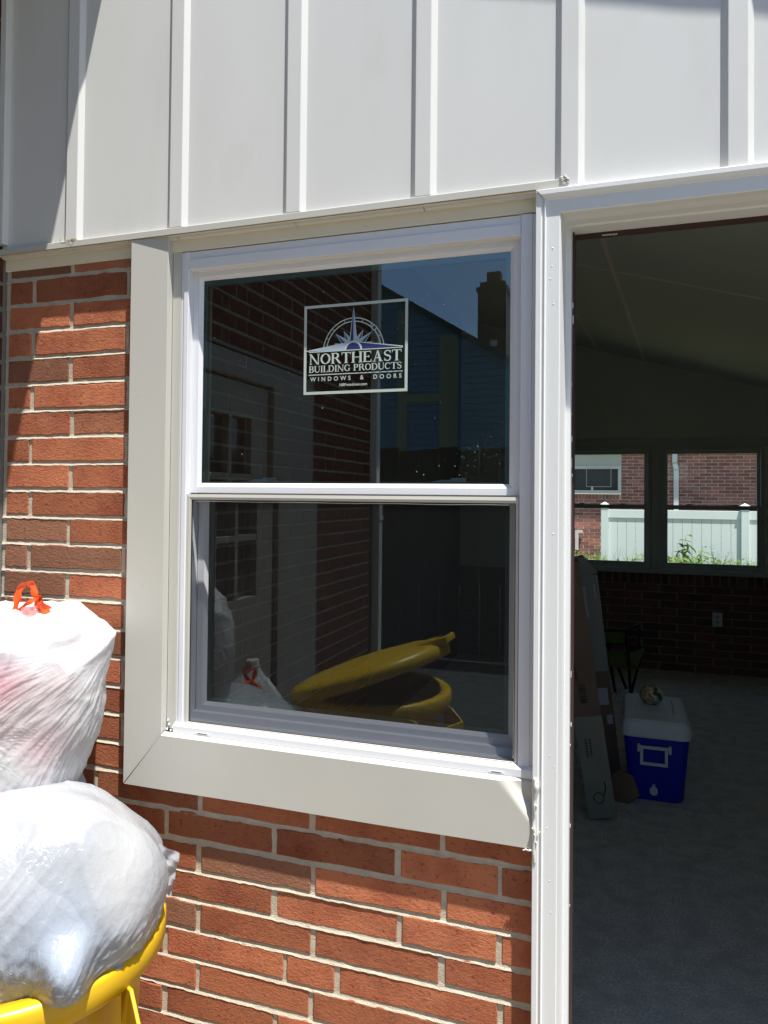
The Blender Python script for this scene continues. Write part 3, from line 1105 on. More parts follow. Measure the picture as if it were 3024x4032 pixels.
def glyph(c):
    """serif capitals: (width, [polygons], [(stroke points, width)]) in units of cap height"""
    P_, K_ = [], []

    def rect(a, b, c_, d_):
        P_.append([(a, c_), (b, c_), (b, d_), (a, d_)])

    def stem(x, w_=T_, lo=0, hi=1, sb=True, stp=True):
        rect(x - w_ / 2, x + w_ / 2, lo, hi)
        if sb:
            rect(x - w_ / 2 - .07, x + w_ / 2 + .07, 0, .055)
        if stp:
            rect(x - w_ / 2 - .07, x + w_ / 2 + .07, .945, 1)
    if c == 'N':
        stem(.15, t_, stp=False); stem(.78, t_, sb=False)
        P_.append([(.02, 1), (.20, 1), (.82, 0), (.68, 0)]); wdt = .93
    elif c == 'O':
        K_.append((arc(.43, .5, .33, .45, 0, 360, 30), [.15 if abs(math.cos(R(a))) > .5 else .085 for a in np.linspace(0, 360, 30)])); wdt = .86
    elif c in 'RPB':
        stem(.17)
        top = [(.2, .96)] + arc(.40, .74, .19, .22, 90, -90, 12) + [(.2, .52)]
        K_.append((top, [.08] + [.09 + .07 * max(0, math.cos(R(a))) for a in np.linspace(90, -90, 12)] + [.08]))
        wdt = .70
        if c == 'R':
            P_.append([(.34, .52), (.52, .52), (.86, .0), (.66, 0)]); wdt = .84
        if c == 'B':
            K_.append(([(.2, .50)] + arc(.42, .27, .22, .235, 90, -90, 12) + [(.2, .035)], [.08] + [.09 + .07 * max(0, math.cos(R(a))) for a in np.linspace(90, -90, 12)] + [.08])); wdt = .74
    elif c == 'T':
        stem(.40, stp=False); rect(.03, .77, .93, 1); rect(.03, .08, .76, 1); rect(.72, .77, .76, 1); wdt = .80
    elif c == 'H':
        stem(.17); stem(.75); rect(.2, .75, .47, .54); wdt = .92
    elif c == 'E':
        stem(.17); rect(.2, .64, .93, 1); rect(.2, .50, .47, .54); rect(.2, .68, 0, .07); rect(.60, .65, .76, 1); rect(.63, .69, 0, .25); rect(.46, .51, .38, .63); wdt = .74
    elif c == 'A':
        P_.append([(.12, 0), (.20, 0), (.44, 1), (.40, 1)]); P_.append([(.56, 0), (.76, 0), (.48, 1), (.36, 1)]); rect(.25, .62, .30, .37)
        rect(.03, .30, 0, .05); rect(.50, .85, 0, .05); wdt = .88
    elif c == 'S':
        pts = arc(.31, .74, .21, .22, 20, 270, 16)[:-1] + arc(.31, .27, .22, .235, 90, -160, 16)
        K_.append((pts, [.08 + .07 * math.exp(-((i - 15) / 7) ** 2) for i in range(len(pts))])); rect(.50, .545, .70, .97); rect(.07, .115, .03, .30); wdt = .62
    elif c == 'U':
        stem(.17, sb=False, lo=.3); stem(.72, t_, sb=False, lo=.3); K_.append((arc(.445, .32, .275, .285, 180, 360, 16), [.16 - .085 * i / 15 for i in range(16)])); wdt = .88
    elif c == 'I':
        stem(.19); wdt = .38
    elif c == 'L':
        stem(.17); rect(.2, .64, 0, .07); rect(.60, .66, 0, .27); wdt = .70
    elif c == 'D':
        stem(.17); K_.append(([(.2, .965)] + arc(.38, .5, .36, .465, 90, -90, 20) + [(.2, .035)], [.075] + [.08 + .08 * max(0, math.cos(R(a))) for a in np.linspace(90, -90, 20)] + [.075])); wdt = .86
    elif c in 'CG':
        K_.append((arc(.43, .5, .33, .45, 42, 318, 26), [.085 + .07 * max(0, -math.cos(R(a))) for a in np.linspace(42, 318, 26)])); rect(.70, .745, .66, .98); wdt = .82
        if c == 'G':
            rect(.62, .76, .06, .42); rect(.54, .84, .38, .44); wdt = .88
    else:
        wdt = .38
    return wdt, P_, K_


def serif(F_, text, u0, u1, v0, v1):
    tot = sum(glyph(c)[0] for c in text)
    sx = (u1 - u0) / tot
    sv = v1 - v0
    u = u0
    for c in text:
        wdt, P_, K_ = glyph(c)
        for p in P_:
            F_.poly([(u + x * sx, v0 + z * sv) for x, z in p])
        for pts, wl in K_:
            F_.stroke([(u + x * sx, v0 + z * sv) for x, z in pts], [w_ * sv for w_ in wl], asp=sx / sv)
        u += wdt * sx


F = Flat()
serif(F, "NORTHEAST", 0.052, 0.948, 0.335, 0.455)
serif(F, "BUILDING PRODUCTS", 0.052, 0.948, 0.245, 0.318)
F.mb.build("lettering", M_STK_W, stk, fix=False)["kind"] = "stuff"


def text_mesh(name, body, x0, x1, z0, y, mat_, parent, bold=0.0, spacing=1.0):
    cu_ = bpy.data.curves.new(name, 'FONT')
    cu_.body = body
    cu_.space_character = spacing
    cu_.offset = bold
    tmp = bpy.data.objects.new("tmp_text", cu_)
    COL.objects.link(tmp)
    me = bpy.data.meshes.new_from_object(tmp.evaluated_get(bpy.context.evaluated_depsgraph_get()))
    bpy.data.objects.remove(tmp)
    co = np.array([v.co[:] for v in me.vertices])
    s = (x1 - x0) / (co[:, 0].max() - co[:, 0].min())
    off = co[:, 0].min()
    for v in me.vertices:
        v.co = (x0 + (v.co.x - off) * s, y, z0 + v.co.y * s)
    me.materials.clear()
    me.materials.append(mat_)
    o = link(name, me, parent)
    o["kind"] = "stuff"
    return o


text_mesh("lettering", "WINDOWS  &  DOORS", SX0 + .065 * SW, SX0 + .945 * SW, SZ0 + .148 * SH, YS - 2e-4, M_STK_W, stk, 0.018, 1.75)
text_mesh("lettering", "NBPwindows.com", SX0 + .357 * SW, SX0 + .622 * SW, SZ0 + .083 * SH, YS - 2e-4, M_STK_W, stk, 0.02)

# ================================================================== DOORWAY
dr = thing("door_frame", "white painted moulded frame of the open doorway right of the window", "door frame", (0.35, 0, 0))
prof = [(-0.1780, 0.0), (-0.1780, -0.0335), (-0.1770, -0.0348), (-0.1676, -0.0350), (-0.1664, -0.0318), (-0.1655, -0.0316), (-0.1625, -0.0330), (-0.1605, -0.0352), (-0.1590, -0.0350), (-0.1578, -0.0312),
        (-0.1320, -0.0312), (-0.1300, -0.0298), (-0.1285, -0.0200), (-0.1240, 0.0400), (-0.1145, 0.0402), (-0.1145, 0.1140), (-0.1500, 0.1140), (-0.1500, 0.0)]


def zt_head(p, q):     # mitre against the head casing
    return 2.1058 - (p + 0.178) * 1.0 if p < -0.131 and q < 0 else 2.053


pm = MB()
pm.prism(prof[:12] + [(-0.1300, 0.0)], -0.012, lambda p, q: 2.1058 - (p + 0.178) * 0.98, lambda p, q, a: (p, q, a))
pm.build("side_casing", M_PAINT, dr, bevel=0.0005)
pm = MB()
pm.prism([(-0.1299, 0.0), (-0.1299, -0.0290), (-0.1285, -0.0200), (-0.1240, 0.0400), (-0.1145, 0.0402), (-0.1145, 0.1140), (-0.1490, 0.1140), (-0.1490, 0.0)], -0.012, 2.0585, lambda p, q, a: (p, q, a))
pm.build("jamb", M_PAINT, dr, bevel=0.0006)
# profile of the head: (z, y)
hp = [(2.1060, 0.0), (2.1060, -0.0385), (2.1050, -0.0395), (2.0955, -0.0395), (2.0945, -0.0388), (2.0900, -0.0350), (2.0870, -0.0335), (2.0860, -0.0312), (2.0605, -0.0312), (2.0590, -0.0298),
      (2.0588, -0.0100), (2.0560, 0.0100), (2.0560, 0.0380), (2.0530, 0.0400), (2.0530, 0.1140), (2.1060, 0.1140)]
pm = MB()
pm.prism(hp, lambda p, q: -0.178 + (2.1058 - p) * 0.98 + 0.0006 if q < -0.005 else -0.1285, DX1 + 0.08, lambda p, q, a: (a, q, p))
pm.build("head_casing", M_PAINT, dr, bevel=0.0005)
MB().box(DX1, DX1 + 0.078, -0.031, 0.114, -0.012, 2.0525).build("jamb", M_PAINT, dr, bevel=0.001)
ws = MB()
ws.box(-0.1144, -0.1105, 0.070, 0.112, -0.012, 2.0525)
ws.box(-0.1104, DX1 - .001, 0.085, 0.112, 2.0495, 2.0525)
ws.build("weatherstrip", M_BROWN, dr)
pmk = MB()
for i in range(12):
    z = random.uniform(0.3, 2.0)
    x = -0.1138 + random.uniform(0, .0018)
    pmk.box(x - .0012, x + random.uniform(-.0004, .0008), 0.0685, 0.0699, z, z + random.uniform(.003, .02))
pmk.build("paint_smear", M_PAINT, dr)
pmk = MB()
for (x, z) in ((-0.145, 1.99), (-0.146, 1.955), (-0.149, 1.93), (-0.143, 1.88), (-0.147, 1.66), (-0.141, 1.43), (-0.145, 1.0), (-0.138, 0.98), (-0.144, 0.76), (-0.1405, 0.70), (-0.150, 0.86)):
    pmk.tube([(x, -0.0310, z), (x, -0.0317, z - .0004)], [random.uniform(.0010, .0018), 0.0006], 8)
pmk.build("paint_blister", M_PAINT, dr, smooth=True)
pmk = MB()
for i in range(7):
    pmk.tube([(-0.055 + i * .0045, 0.095, 2.0525), (-0.055 + i * .0045, 0.095, 2.0485 - random.random() * .001)], [0.003, 0.0022], 7)
pmk.build("foam_drip", M_CAULK, dr, smooth=True)

# ================================================================== BRICK WING AT THE LEFT
YW = -2.86
wing = thing("brick_wing", "brick side wall of the main house meeting the window wall at the left edge", "wall", (XL, -1.4, 0))
wm = MB()
wm.box(-1.75, XL - 0.0025, YW, -0.55, 2.1, 3.4)
wm.box(-1.75, XL - 0.0025, YW, -1.90, 0, 2.1)
wm.box(-1.75, XL - 0.0025, -0.55, 0.12, 0, 3.4)
wm.box(-1.75, -1.60, -1.90, -0.55, 0, 2.1)
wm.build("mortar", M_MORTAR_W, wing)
wm = MB()
ST = 0.2032 + JT
for k in range(0, 50):
    z0 = k * CO + 0.004
    y = YW - (ST / 2 if k % 2 else 0)
    while y < 0:
        a, b = max(y, YW), min(y + ST, -0.004)
        y += ST
        if z0 < 2.09 and b > -1.90 and a < -0.55:
            if a < -1.90 - 0.05:
                b = -1.90
            elif b > -0.55 + 0.05:
                a = -0.55
            else:
                continue
        if b - a < 0.03:
            continue
        v, f = brick_geo(b - a - JT, CO - JT, k * 77 + int(a * 50), nx=3, nz=1)
        c_ = (a + b) / 2
        wm.add([(XL - py, c_ + px, z0 + CO / 2 + pz) for px, py, pz in v], f)
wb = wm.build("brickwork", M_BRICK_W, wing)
wb["kind"] = "stuff"
dw = thing("side_door", "white side door with small panes seen reflected in the window glass", "door", (XL, -1.0, 0))
dm = MB()
dm.box(-1.60, XL + 0.02, -1.89, -1.45, 0, 2.085)
dm.box(-1.60, XL + 0.02, -1.45, -0.56, 1.985, 2.085)
dm.build("surround", M_DOORW, dw, bevel=.003)
dd_ = MB()
py = [-1.435, -1.29, -1.12, -0.95, -0.78, -0.63]
dd_.box(-1.60, XL - 0.004, -1.435, -1.285, 0, 1.972)
dd_.box(-1.60, XL - 0.004, -1.285, -0.63, 0, 1.06)
dd_.box(-1.60, XL - 0.004, -1.285, -0.63, 1.83, 1.972)
dd_.box(-1.60, XL - 0.006, -1.125, -1.10, 1.06, 1.83)
dd_.box(-1.60, XL - 0.006, -0.955, -0.93, 1.06, 1.83)
dd_.box(-1.60, XL - 0.006, -0.785, -0.63, 1.06, 1.83)
for z in (1.305, 1.565):
    for a, b in ((-1.285, -1.125), (-1.10, -0.955), (-0.93, -0.785)):
        dd_.box(-1.60, XL - 0.007, a, b, z, z + 0.025)
dd_.build("leaf", M_DOORW, dw)
MB().box(-1.598, -1.585, -1.285, -0.785, 1.06, 1.83).build("pane", M_DOORGLASS, dw)
ds_ = thing("downspout", "white downspout at the far corner of the brick wing", "downspout", (XL, -2.82, 0))
MB().box(XL + 0.002, XL + 0.052, -2.855, -2.79, 0.15, 3.0).build("pipe", M_WHITE_T, ds_, bevel=.006)
for z in (0.5, 1.35, 2.4):
    MB().box(XL + 0.0005, XL + 0.056, -2.862, -2.783, z, z + .025).build("strap", M_WHITE_T, ds_)
ev = thing("wing_eave", "white eave and gutter of the brick wing overhead at the left", "eave", (-1.3, -1.5, 3.0))
ZE = 3.05
XE = -1.4264 + 0.2404 * (ZE - 1.967) + 0.012
MB().box(-1.76, XE - 0.1005, -3.1, -0.040, ZE + .05, ZE + .08).build("soffit", M_WHITE_T, ev)
MB().prism([(XE - .10, ZE + .0), (XE - .02, ZE), (XE, ZE + .03), (XE, ZE + .12), (XE - .10, ZE + .12)], -3.1, -0.040, lambda p, q, a: (p, a, q)).build("gutter", M_WHITE_T, ev)
MB().prism([(XE - .02, ZE + .121), (-1.76, ZE + .50), (-1.76, ZE + .121)], -3.1, -0.128, lambda p, q, a: (p, a, q)).build("roof_edge", M_ROOF, ev)

# ================================================================== ROOM
def runner(parent, axis_rows, x0, x1, z0, z1, y, course, blen, m, mname, holes=(), half=0.5, jname="mortar", mm=None):
    k = 0
    z = z0
    while z < z1 - 0.02:
        zt = min(z + course, z1)
        x = x0 - (blen * half if k % 2 else 0)
        while x < x1:
            a, b = max(x, x0), min(x + blen, x1)
            x += blen
            if b - a < 0.03:
                continue
            segs = [(a, b)]
            for (hx0, hx1, hz0, hz1) in holes:
                ns = []
                for (p, q) in segs:
                    if zt <= hz0 + .01 or z >= hz1 - .01 or q <= hx0 or p >= hx1:
                        ns.append((p, q))
                    else:
                        if hx0 - p > 0.03:
                            ns.append((p, hx0))
                        if q - hx1 > 0.03:
                            ns.append((hx1, q))
                segs = ns
            for p, q in segs:
                place_brick(parent, p, q, z, zt, y, m, mname)
        z += course
        k += 1


YF = 5.45
iw = thing("interior_wall", "dark far wall of the room with brick below its two windows", "wall", (0.4, YF, 0))
HW1 = (-0.645, 0.177, 0.886, 1.955)
HW2 = (0.262, 1.083, 0.886, 1.955)
m = MB()
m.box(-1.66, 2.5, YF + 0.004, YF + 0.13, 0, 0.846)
m.build("mortar", M_MORTAR_IN, iw)
m = MB()
for a, b in ((-1.66, HW1[0]), (HW1[1], HW2[0]), (HW2[1], 2.5)):
    m.box(a, b, YF + 0.002, YF + 0.13, 0.846, 1.955)
for hx in (HW1, HW2):
    m.box(hx[0], hx[1], YF + 0.002, YF + 0.13, 0.846, 0.886)
vs = [(-1.66, YF + .002, 1.955), (2.5, YF + .002, 1.955), (2.5, YF + .002, roofz(2.5) + .02), (-1.66, YF + .002, roofz(-1.66) + .02)]
vs += [(x, YF + .13, z) for x, y, z in vs]
m.add(vs, [(0, 1, 2, 3), (4, 7, 6, 5), (0, 4, 5, 1), (1, 5, 6, 2), (2, 6, 7, 3), (3, 7, 4, 0)])
m.build("plaster", M_DRYWALL, iw)
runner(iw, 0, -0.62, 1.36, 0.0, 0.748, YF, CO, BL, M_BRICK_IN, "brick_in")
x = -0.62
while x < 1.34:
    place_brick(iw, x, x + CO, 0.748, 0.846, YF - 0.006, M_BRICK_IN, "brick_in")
    x += CO
MB().box(-0.70, 1.14, YF - 0.045, YF + 0.001, 0.8475, 0.8855).build("sill_board", M_INFRAME, iw, bevel=.004)
MB().box(-0.70, 1.14, YF - 0.016, YF + 0.001, 1.958, 2.035).build("head_board", M_INFRAME, iw, bevel=.003)
MB().box(HW1[1] + .004, HW2[0] - .004, YF - 0.014, YF + .001, 0.887, 1.957).build("mullion_board", M_INFRAME, iw, bevel=.003)


def far_window(h, label):
    x0, x1, z0, z1 = h
    t = thing("interior_window", label, "window", ((x0 + x1) / 2, YF, z0), "windows in the far wall of the room")
    m = MB()
    e = .0015
    f_ = .030
    for (a, b, c, d_) in ((x0 + e, x0 + f_, z0 + e, z1 - e), (x1 - f_, x1 - e, z0 + e, z1 - e), (x0 + f_, x1 - f_, z0 + e, z0 + f_), (x0 + f_, x1 - f_, z1 - f_, z1 - e)):
        m.box(a, b, YF - 0.004, YF + 0.11, c, d_)
    m.build("frame", M_INFRAME, t)
    zm = 1.424
    for nm, za, zb, y in (("upper_sash", zm - .012, z1 - f_ - .001, YF + .045), ("lower_sash", z0 + f_ + .001, zm + .024, YF + .012)):
        s = thing_part(nm, t)
        m = MB()
        w_ = .024
        a, b = x0 + f_ + .001, x1 - f_ - .001
        for (p, q, c, d_) in ((a, a + w_, za, zb), (b - w_, b, za, zb), (a + w_, b - w_, za, za + w_), (a + w_, b - w_, zb - w_, zb)):
            m.box(p, q, y, y + .028, c, d_)
        m.build("sash_frame", M_INFRAME, s)
        MB().add([(a + w_ - .002, y + .016, za + w_ - .002), (b - w_ + .002, y + .016, za + w_ - .002), (b - w_ + .002, y + .016, zb - w_ + .002), (a + w_ - .002, y + .016, zb - w_ + .002)], [(0, 1, 2, 3)]).build("glass_pane", M_GLASS_IN, s, fix=False)
    for fx in (.28, .72):
        xc = x0 + (x1 - x0) * fx
        MB().prism([(-.032, zm + .0245), (-.014, zm + .035), (.014, zm + .035), (.032, zm + .0245)], YF + .014, YF + .034, lambda p, q, a: (xc + p, a, q)).build("latch", M_INFRAME, t)
    return t


far_window(HW1, "dark-framed room window half hidden by the door frame and leaning cartons")
far_window(HW2, "dark-framed room window above the wall outlet, weeds and fence behind it")

ou = thing("wall_outlet", "white electrical outlet plate on the dark brick below the windows", "outlet", (0.717, YF, 0.47))
MB().box(0.677, 0.757, YF - 0.013, YF - 0.0025, 0.408, 0.528).build("cover_plate", mat("outlet_plastic", (0.7, 0.74, 0.75), 0.4), ou, bevel=.003)
for z in (0.435, 0.480):
    MB().box(0.703, 0.731, YF - 0.0150, YF - 0.0131, z, z + .026).build("socket", mat("outlet_socket", (0.42, 0.45, 0.46), 0.4), ou, bevel=.0006)

wl = MB()
wl.box(-1.66, XL - 0.004, 0.1151, 2.86, 0, 3.3)
lw = thing("side_brick_wall", "dim brick side wall of the room seen through the window glass", "wall", (XL, 2.7, 0))
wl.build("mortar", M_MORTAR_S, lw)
MB().box(-1.66, XL + 0.004, 2.8605, YF, 0, 3.3).build("plaster", mat("dimmed_plaster", (0.13, 0.135, 0.12), 0.9, 0.05), lw)  # plaster darkened in colour to stand for the dim end of the room
wl = MB()
for k in range(0, 46):
    z0 = k * CO
    y = 0.116 - (BL / 2 if k % 2 else 0)
    while y < 2.86:
        a, b = max(y, 0.117), min(y + BL, 2.86)
        y += BL
        if b - a < 0.04:
            continue
        v, f = brick_geo(b - a - JT, CO - JT, k * 91 + int(a * 50), nx=3, nz=1)
        wl.add([(XL - py_, (a + b) / 2 + px, z0 + CO / 2 + pz) for px, py_, pz in v], f)
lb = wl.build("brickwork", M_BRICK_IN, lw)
lb["kind"] = "stuff"
rw = MB().box(2.4, 2.5, 0.116, YF, 0, 2.2).build("right_wall", M_DRYWALL)
tag(rw, kind="structure")
fi = MB()
fi.box(DX1 + .08, 2.4, 0.1155, 0.13, 0, 2.10)
vs = [(XL, 0.1155, 2.10), (2.4, 0.1155, 2.10), (2.4, 0.1155, roofz(2.4) + .02), (XL, 0.1155, roofz(XL) + .02)]
vs += [(x, 0.021, z) for x, y, z in vs]
fi.add(vs, [(0, 1, 2, 3), (4, 7, 6, 5), (0, 4, 5, 1), (1, 5, 6, 2), (2, 6, 7, 3), (3, 7, 4, 0)])
tag(fi.build("front_wall_lining", M_DRYWALL), kind="structure")
ce = slab(MB(), -1.66, 2.5, 0.117, YF + .001, 0.0, 0.028).build("ceiling", M_CEIL)
tag(ce, kind="structure")


def seam(p, q):
    d_ = (Vector(q) - Vector(p)).normalized()
    n_ = Vector((d_.y, -d_.x, 0)).normalized() * 0.011
    mbs = MB()
    P4 = []
    for e, s in ((p, 1), (p, -1), (q, -1), (q, 1)):
        x_, y_ = e[0] + n_.x * s, e[1] + n_.y * s
        P4.append((x_, y_, roofz(x_) - 0.0005))
    P8 = [(a, b, c - 0.003) for a, b, c in P4]
    mbs.add(P4 + P8, [(0, 1, 2, 3), (4, 7, 6, 5), (0, 4, 5, 1), (1, 5, 6, 2), (2, 6, 7, 3), (3, 7, 4, 0)])
    mbs.build("seam_strip", M_TAPE, ce)


seam((-0.142, 2.265, 0), (0.115, 5.40, 0))
seam((-0.14, 0.3, 0), (-0.142, 2.255, 0))
seam((-1.5, 2.862, 0), (-0.11, 2.862, 0))
seam((-0.075, 2.862, 0), (2.3, 2.862, 0))
seam((-0.383, 4.162, 0), (-0.285, 5.40, 0))

# ------------------------------------------------------------------ cooler
ck = thing("cooler", "blue picnic cooler with white lid and swing handle on the carpet", "cooler", (0.125, 2.6, 0))
m = MB()


def rrect(x0, x1, y0, y1, r, n=4):
    pts = []
    for (cx_, cy_, a0) in ((x1 - r, y1 - r, 0), (x0 + r, y1 - r, 90), (x0 + r, y0 + r, 180), (x1 - r, y0 + r, 270)):
        for i in range(n + 1):
            a = R(a0 + 90 * i / n)
            pts.append((cx_ + r * math.cos(a), cy_ + r * math.sin(a)))
    return pts


def loft(mb_, rings, mi=0):
    n = len(rings[0])
    vs = [p for rg in rings for p in rg]
    fs = []
    for i in range(len(rings) - 1):
        for j in range(n):
            fs.append((i * n + j, i * n + (j + 1) % n, (i + 1) * n + (j + 1) % n, (i + 1) * n + j))
    fs += [tuple(range(n - 1, -1, -1)), tuple(range((len(rings) - 1) * n, len(rings) * n))]
    mb_.add(vs, fs, mi)


rings = []
for z, e in ((0.0, .010), (0.012, .003), (0.15, -.008), (0.32, -.022), (0.328, -.022)):
    rings.append([(x, y, z) for x, y in rrect(-0.003 + e, 0.262 - e, 2.432 + e * .6, 2.90 - e, .035)])
loft(m, rings)
m.build("body", M_COOL_B, ck, smooth=False)
m = MB()
rings = []
for z, e in ((0.318, -.028), (0.325, -.031), (0.385, -.026), (0.402, -.012), (0.406, 0.004)):
    rings.append([(x, y, z) for x, y in rrect(-0.006 + e, 0.260 - e, 2.425 + e, 2.905 - e, .04)])
loft(m, rings)
m.build("lid", M_COOL_W, ck)
m = MB()
rings = [[(x, y, z) for x, y in rrect(0.03 + e, 0.224 - e, 2.52 + e, 2.85 - e, .02)] for z, e in ((0.4065, 0), (0.411, .004))]
loft(m, rings)
m.build("lid_panel", M_COOL_W, ck)
MB().box(0.214, 0.217, 2.54, 2.80, 0.4112, 0.4125).build("lid_groove", M_DARK, ck)
hd = MB()
hy = 2.408
for (a, b, c, d_) in ((0.046, 0.192, 0.262, 0.277), (0.053, 0.068, 0.196, 0.262), (0.168, 0.183, 0.196, 0.262), (0.053, 0.183, 0.182, 0.196)):
    hd.box(a, b, hy - .008, hy + .006, c, d_)
hd.build("handle", M_COOL_W, ck, bevel=.002)
for xx in (0.040, 0.186):
    MB().box(xx, xx + .013, hy - .006, 2.432, 0.245, 0.282).build("hinge", M_COOL_W, ck, bevel=.002)
sp = MB()
sp.tube([(0.118, 2.436, 0.052), (0.118, 2.416, 0.052)], 0.0195, 14)
sp.box(0.1115, 0.1245, 2.411, 2.436, 0.062, 0.084)
sp.build("drain_plug", M_COOL_W, ck)
rg_ = MB()
for i in range(9):
    y = 2.45 + i * 0.045
    rg_.tube([(0.292, y, 0.345), (0.298 + .003 * (i % 2), y + .02, 0.33), (0.292, y + .042, 0.342)], 0.006, 6)
rg_.build("cord", M_COOL_W, ck, smooth=True)


def color_attr(me, cols):
    ca = me.color_attributes.new("tint", 'FLOAT_COLOR', 'POINT')
    arr = np.ones((len(me.vertices), 4), dtype=np.float32)
    arr[:, :3] = cols
    ca.data.foreach_set("color", arr.ravel())


def attr_mat(name, rough=0.7, bump=0.3):
    m_ = bpy.data.materials.new(name)
    t, p = nodes_of(m_)
    a = t.nodes.new("ShaderNodeAttribute")
    a.attribute_name = "tint"
    t.links.new(a.outputs["Color"], p.inputs["Base Color"])
    p.inputs["Roughness"].default_value = rough
    return m_


nu, nv = 40, 26
vs, cols = [], []
for j in range(nv + 1):
    th = math.pi * j / nv
    for i in range(nu):
        ph = 2 * math.pi * i / nu
        d_ = Vector((math.sin(th) * math.cos(ph), math.sin(th) * math.sin(ph), math.cos(th)))
        r_ = 1 + 0.10 * mnoise.noise(d_ * 2.2) + 0.05 * mnoise.noise(d_ * 6)
        p = Vector((d_.x * 0.058, d_.y * 0.055, d_.z * 0.058)) * r_
        p.z = max(p.z, -0.048)
        p.z = min(p.z, 0.052 + 0.012 * mnoise.noise(d_ * 9))
        vs.append((0.113 + p.x, 2.70 + p.y, 0.4605 + p.z))
        s = math.sin((p.x + p.z * .6) * 120 + 2 * mnoise.noise(d_ * 3))
        c_ = (0.66, 0.56, 0.34) if s > 0.2 else ((0.07, 0.08, 0.05) if s > -0.35 else (0.52, 0.32, 0.20))
        if p.x > 0.012 and s < 0.6:
            c_ = (0.18, 0.46, 0.40) if s > -.5 else (0.06, 0.07, 0.04)
        cols.append(c_)
fs = [(j * nu + i, j * nu + (i + 1) % nu, (j + 1) * nu + (i + 1) % nu, (j + 1) * nu + i) for j in range(nv) for i in range(nu)]
o = MB().add(vs, fs).build("crumpled_wrapper", attr_mat("striped_wrapper"), None, smooth=True)
color_attr(o.data, np.array(cols))
tag(o, "crumpled green and tan striped wrapper on the cooler lid", "wrapper")


# ------------------------------------------------------------------ leaning cartons
def carton(name, label, base, top, w_, dp, m_, ang=0.0):
    """a long box from base centre to top centre; w_ across the picture, dp in depth"""
    t = thing(name, label, "cardboard box", base)
    b, e = Vector(base), Vector(top)
    zax = (e - b).normalized()
    xax = Vector((math.cos(ang), math.sin(ang), 0))
    xax = (xax - zax * xax.dot(zax)).normalized()
    yax = zax.cross(xax)
    M = Matrix((xax, yax, zax)).transposed().to_4x4()
    M.translation = b
    m_b = MB().box(-w_ / 2, w_ / 2, 0, dp, 0, (e - b).length, M=M)
    m_b.build("box", m_, t, bevel=.003)
    return t, M, (e - b).length


t, M, ln = carton("leaning_carton", "tall brown carton nearest the doorway with a pale lower half", (-0.112, 2.10, 0.012), (-0.285, 2.03, 1.20), 0.125, 0.07, M_CARTON, 0.12)
M_ = M
MB().box(-0.0630, 0.0632, -0.0012, 0.0705, 0.004, 0.48, M=M).build("sleeve", M_CARTON_L, t)
ik = MB()
pts = [(0.022 * math.cos(a) - .005, 0.022 * math.sin(a) * 1.1 + 0.10) for a in np.linspace(0.4, 6.5, 26)]
pts2 = [(0.017, 0.105), (0.026, 0.125), (0.033, 0.150), (0.030, 0.172)]
for pp, wd_ in ((pts, .0035), (pts2, .0045)):
    ik.tube([M @ Vector((x_, -0.0016, z_)) for x_, z_ in pp], wd_ * .62, 5)
ik.build("marking", M_INK, t)
ik = MB()
for r_ in range(2):
    for c_ in range(10):
        if random.random() < .85:
            ik.box(-.030 + r_ * .018, -.022 + r_ * .018, -0.0020, -0.0012, 0.29 + c_ * .009, 0.295 + c_ * .009, M=M)
for c_ in range(14):
    ik.box(-0.022, 0.008, -0.0010, -0.0002, 0.545 + c_ * .0062, 0.545 + c_ * .0062 + random.choice([.002, .004]), M=M)
for c_ in range(9):
    ik.box(-0.030, -0.022, -0.0010, -0.0002, 0.66 + c_ * .009, 0.665 + c_ * .009, M=M)
ik.build("print", M_INK, t)["kind"] = "stuff"
t, M, ln = carton("leaning_carton", "long grey-green carton behind the brown one, its top flap bent over", (-0.075, 2.62, 0.0), (-0.200, 2.50, 1.10), 0.085, 0.06, M_CARTON_G, 0.1)
MB().box(-0.0430, 0.0430, -0.0012, 0.0605, 0.004, 0.60, M=M).build("sleeve", M_CARTON, t)
lbm = MB()
lbm.box(-0.030, 0.024, -0.0020, -0.0013, 0.42, 0.51, M=M)
lbm.box(0.004, 0.034, -0.0020, -0.0013, 0.315, 0.365, M=M)
lbm.build("shipping_label", M_LABEL, t)
# bent top
fb = MB()
TP = M @ Vector((0, 0, ln))
fb.add([M @ Vector((-.0425, 0, ln - .01)), M @ Vector((.0425, 0, ln + .01)), M @ Vector((-.02, 0.002, ln + .10)), M @ Vector((-.085, 0.0, ln + .09)),
        M @ Vector((-.0425, 0.058, ln - .01)), M @ Vector((.0425, 0.058, ln + .01)), M @ Vector((-.02, 0.056, ln + .10)), M @ Vector((-.085, 0.056, ln + .09))],
       [(0, 1, 2, 3), (4, 7, 6, 5), (0, 4, 5, 1), (1, 5, 6, 2), (2, 6, 7, 3), (3, 7, 4, 0)])
fb.build("top_flap", M_CARTON_G, t)
tape = MB()
tape.box(-.038, -.026, -.0016, -.0006, ln - .22, ln - .06, M=M)
tape.box(.016, .022, -.0016, -.0006, ln - .12, ln - .05, M=M)
tape.build("tape_strip", M_LABEL, t)
t, M, ln = carton("leaning_carton", "narrow dark carton edge standing between the taller cartons", (-0.158, 2.36, 0.0), (-0.270, 2.28, 1.16), 0.05, 0.04, M_CARTON, 0.1)
fp = MB()
pts = [(-0.075, 2.36, 0.0), (0.0, 2.35, 0.0), (0.052, 2.37, 0.040), (0.018, 2.41, 0.118), (-0.048, 2.43, 0.132), (-0.08, 2.42, 0.10)]
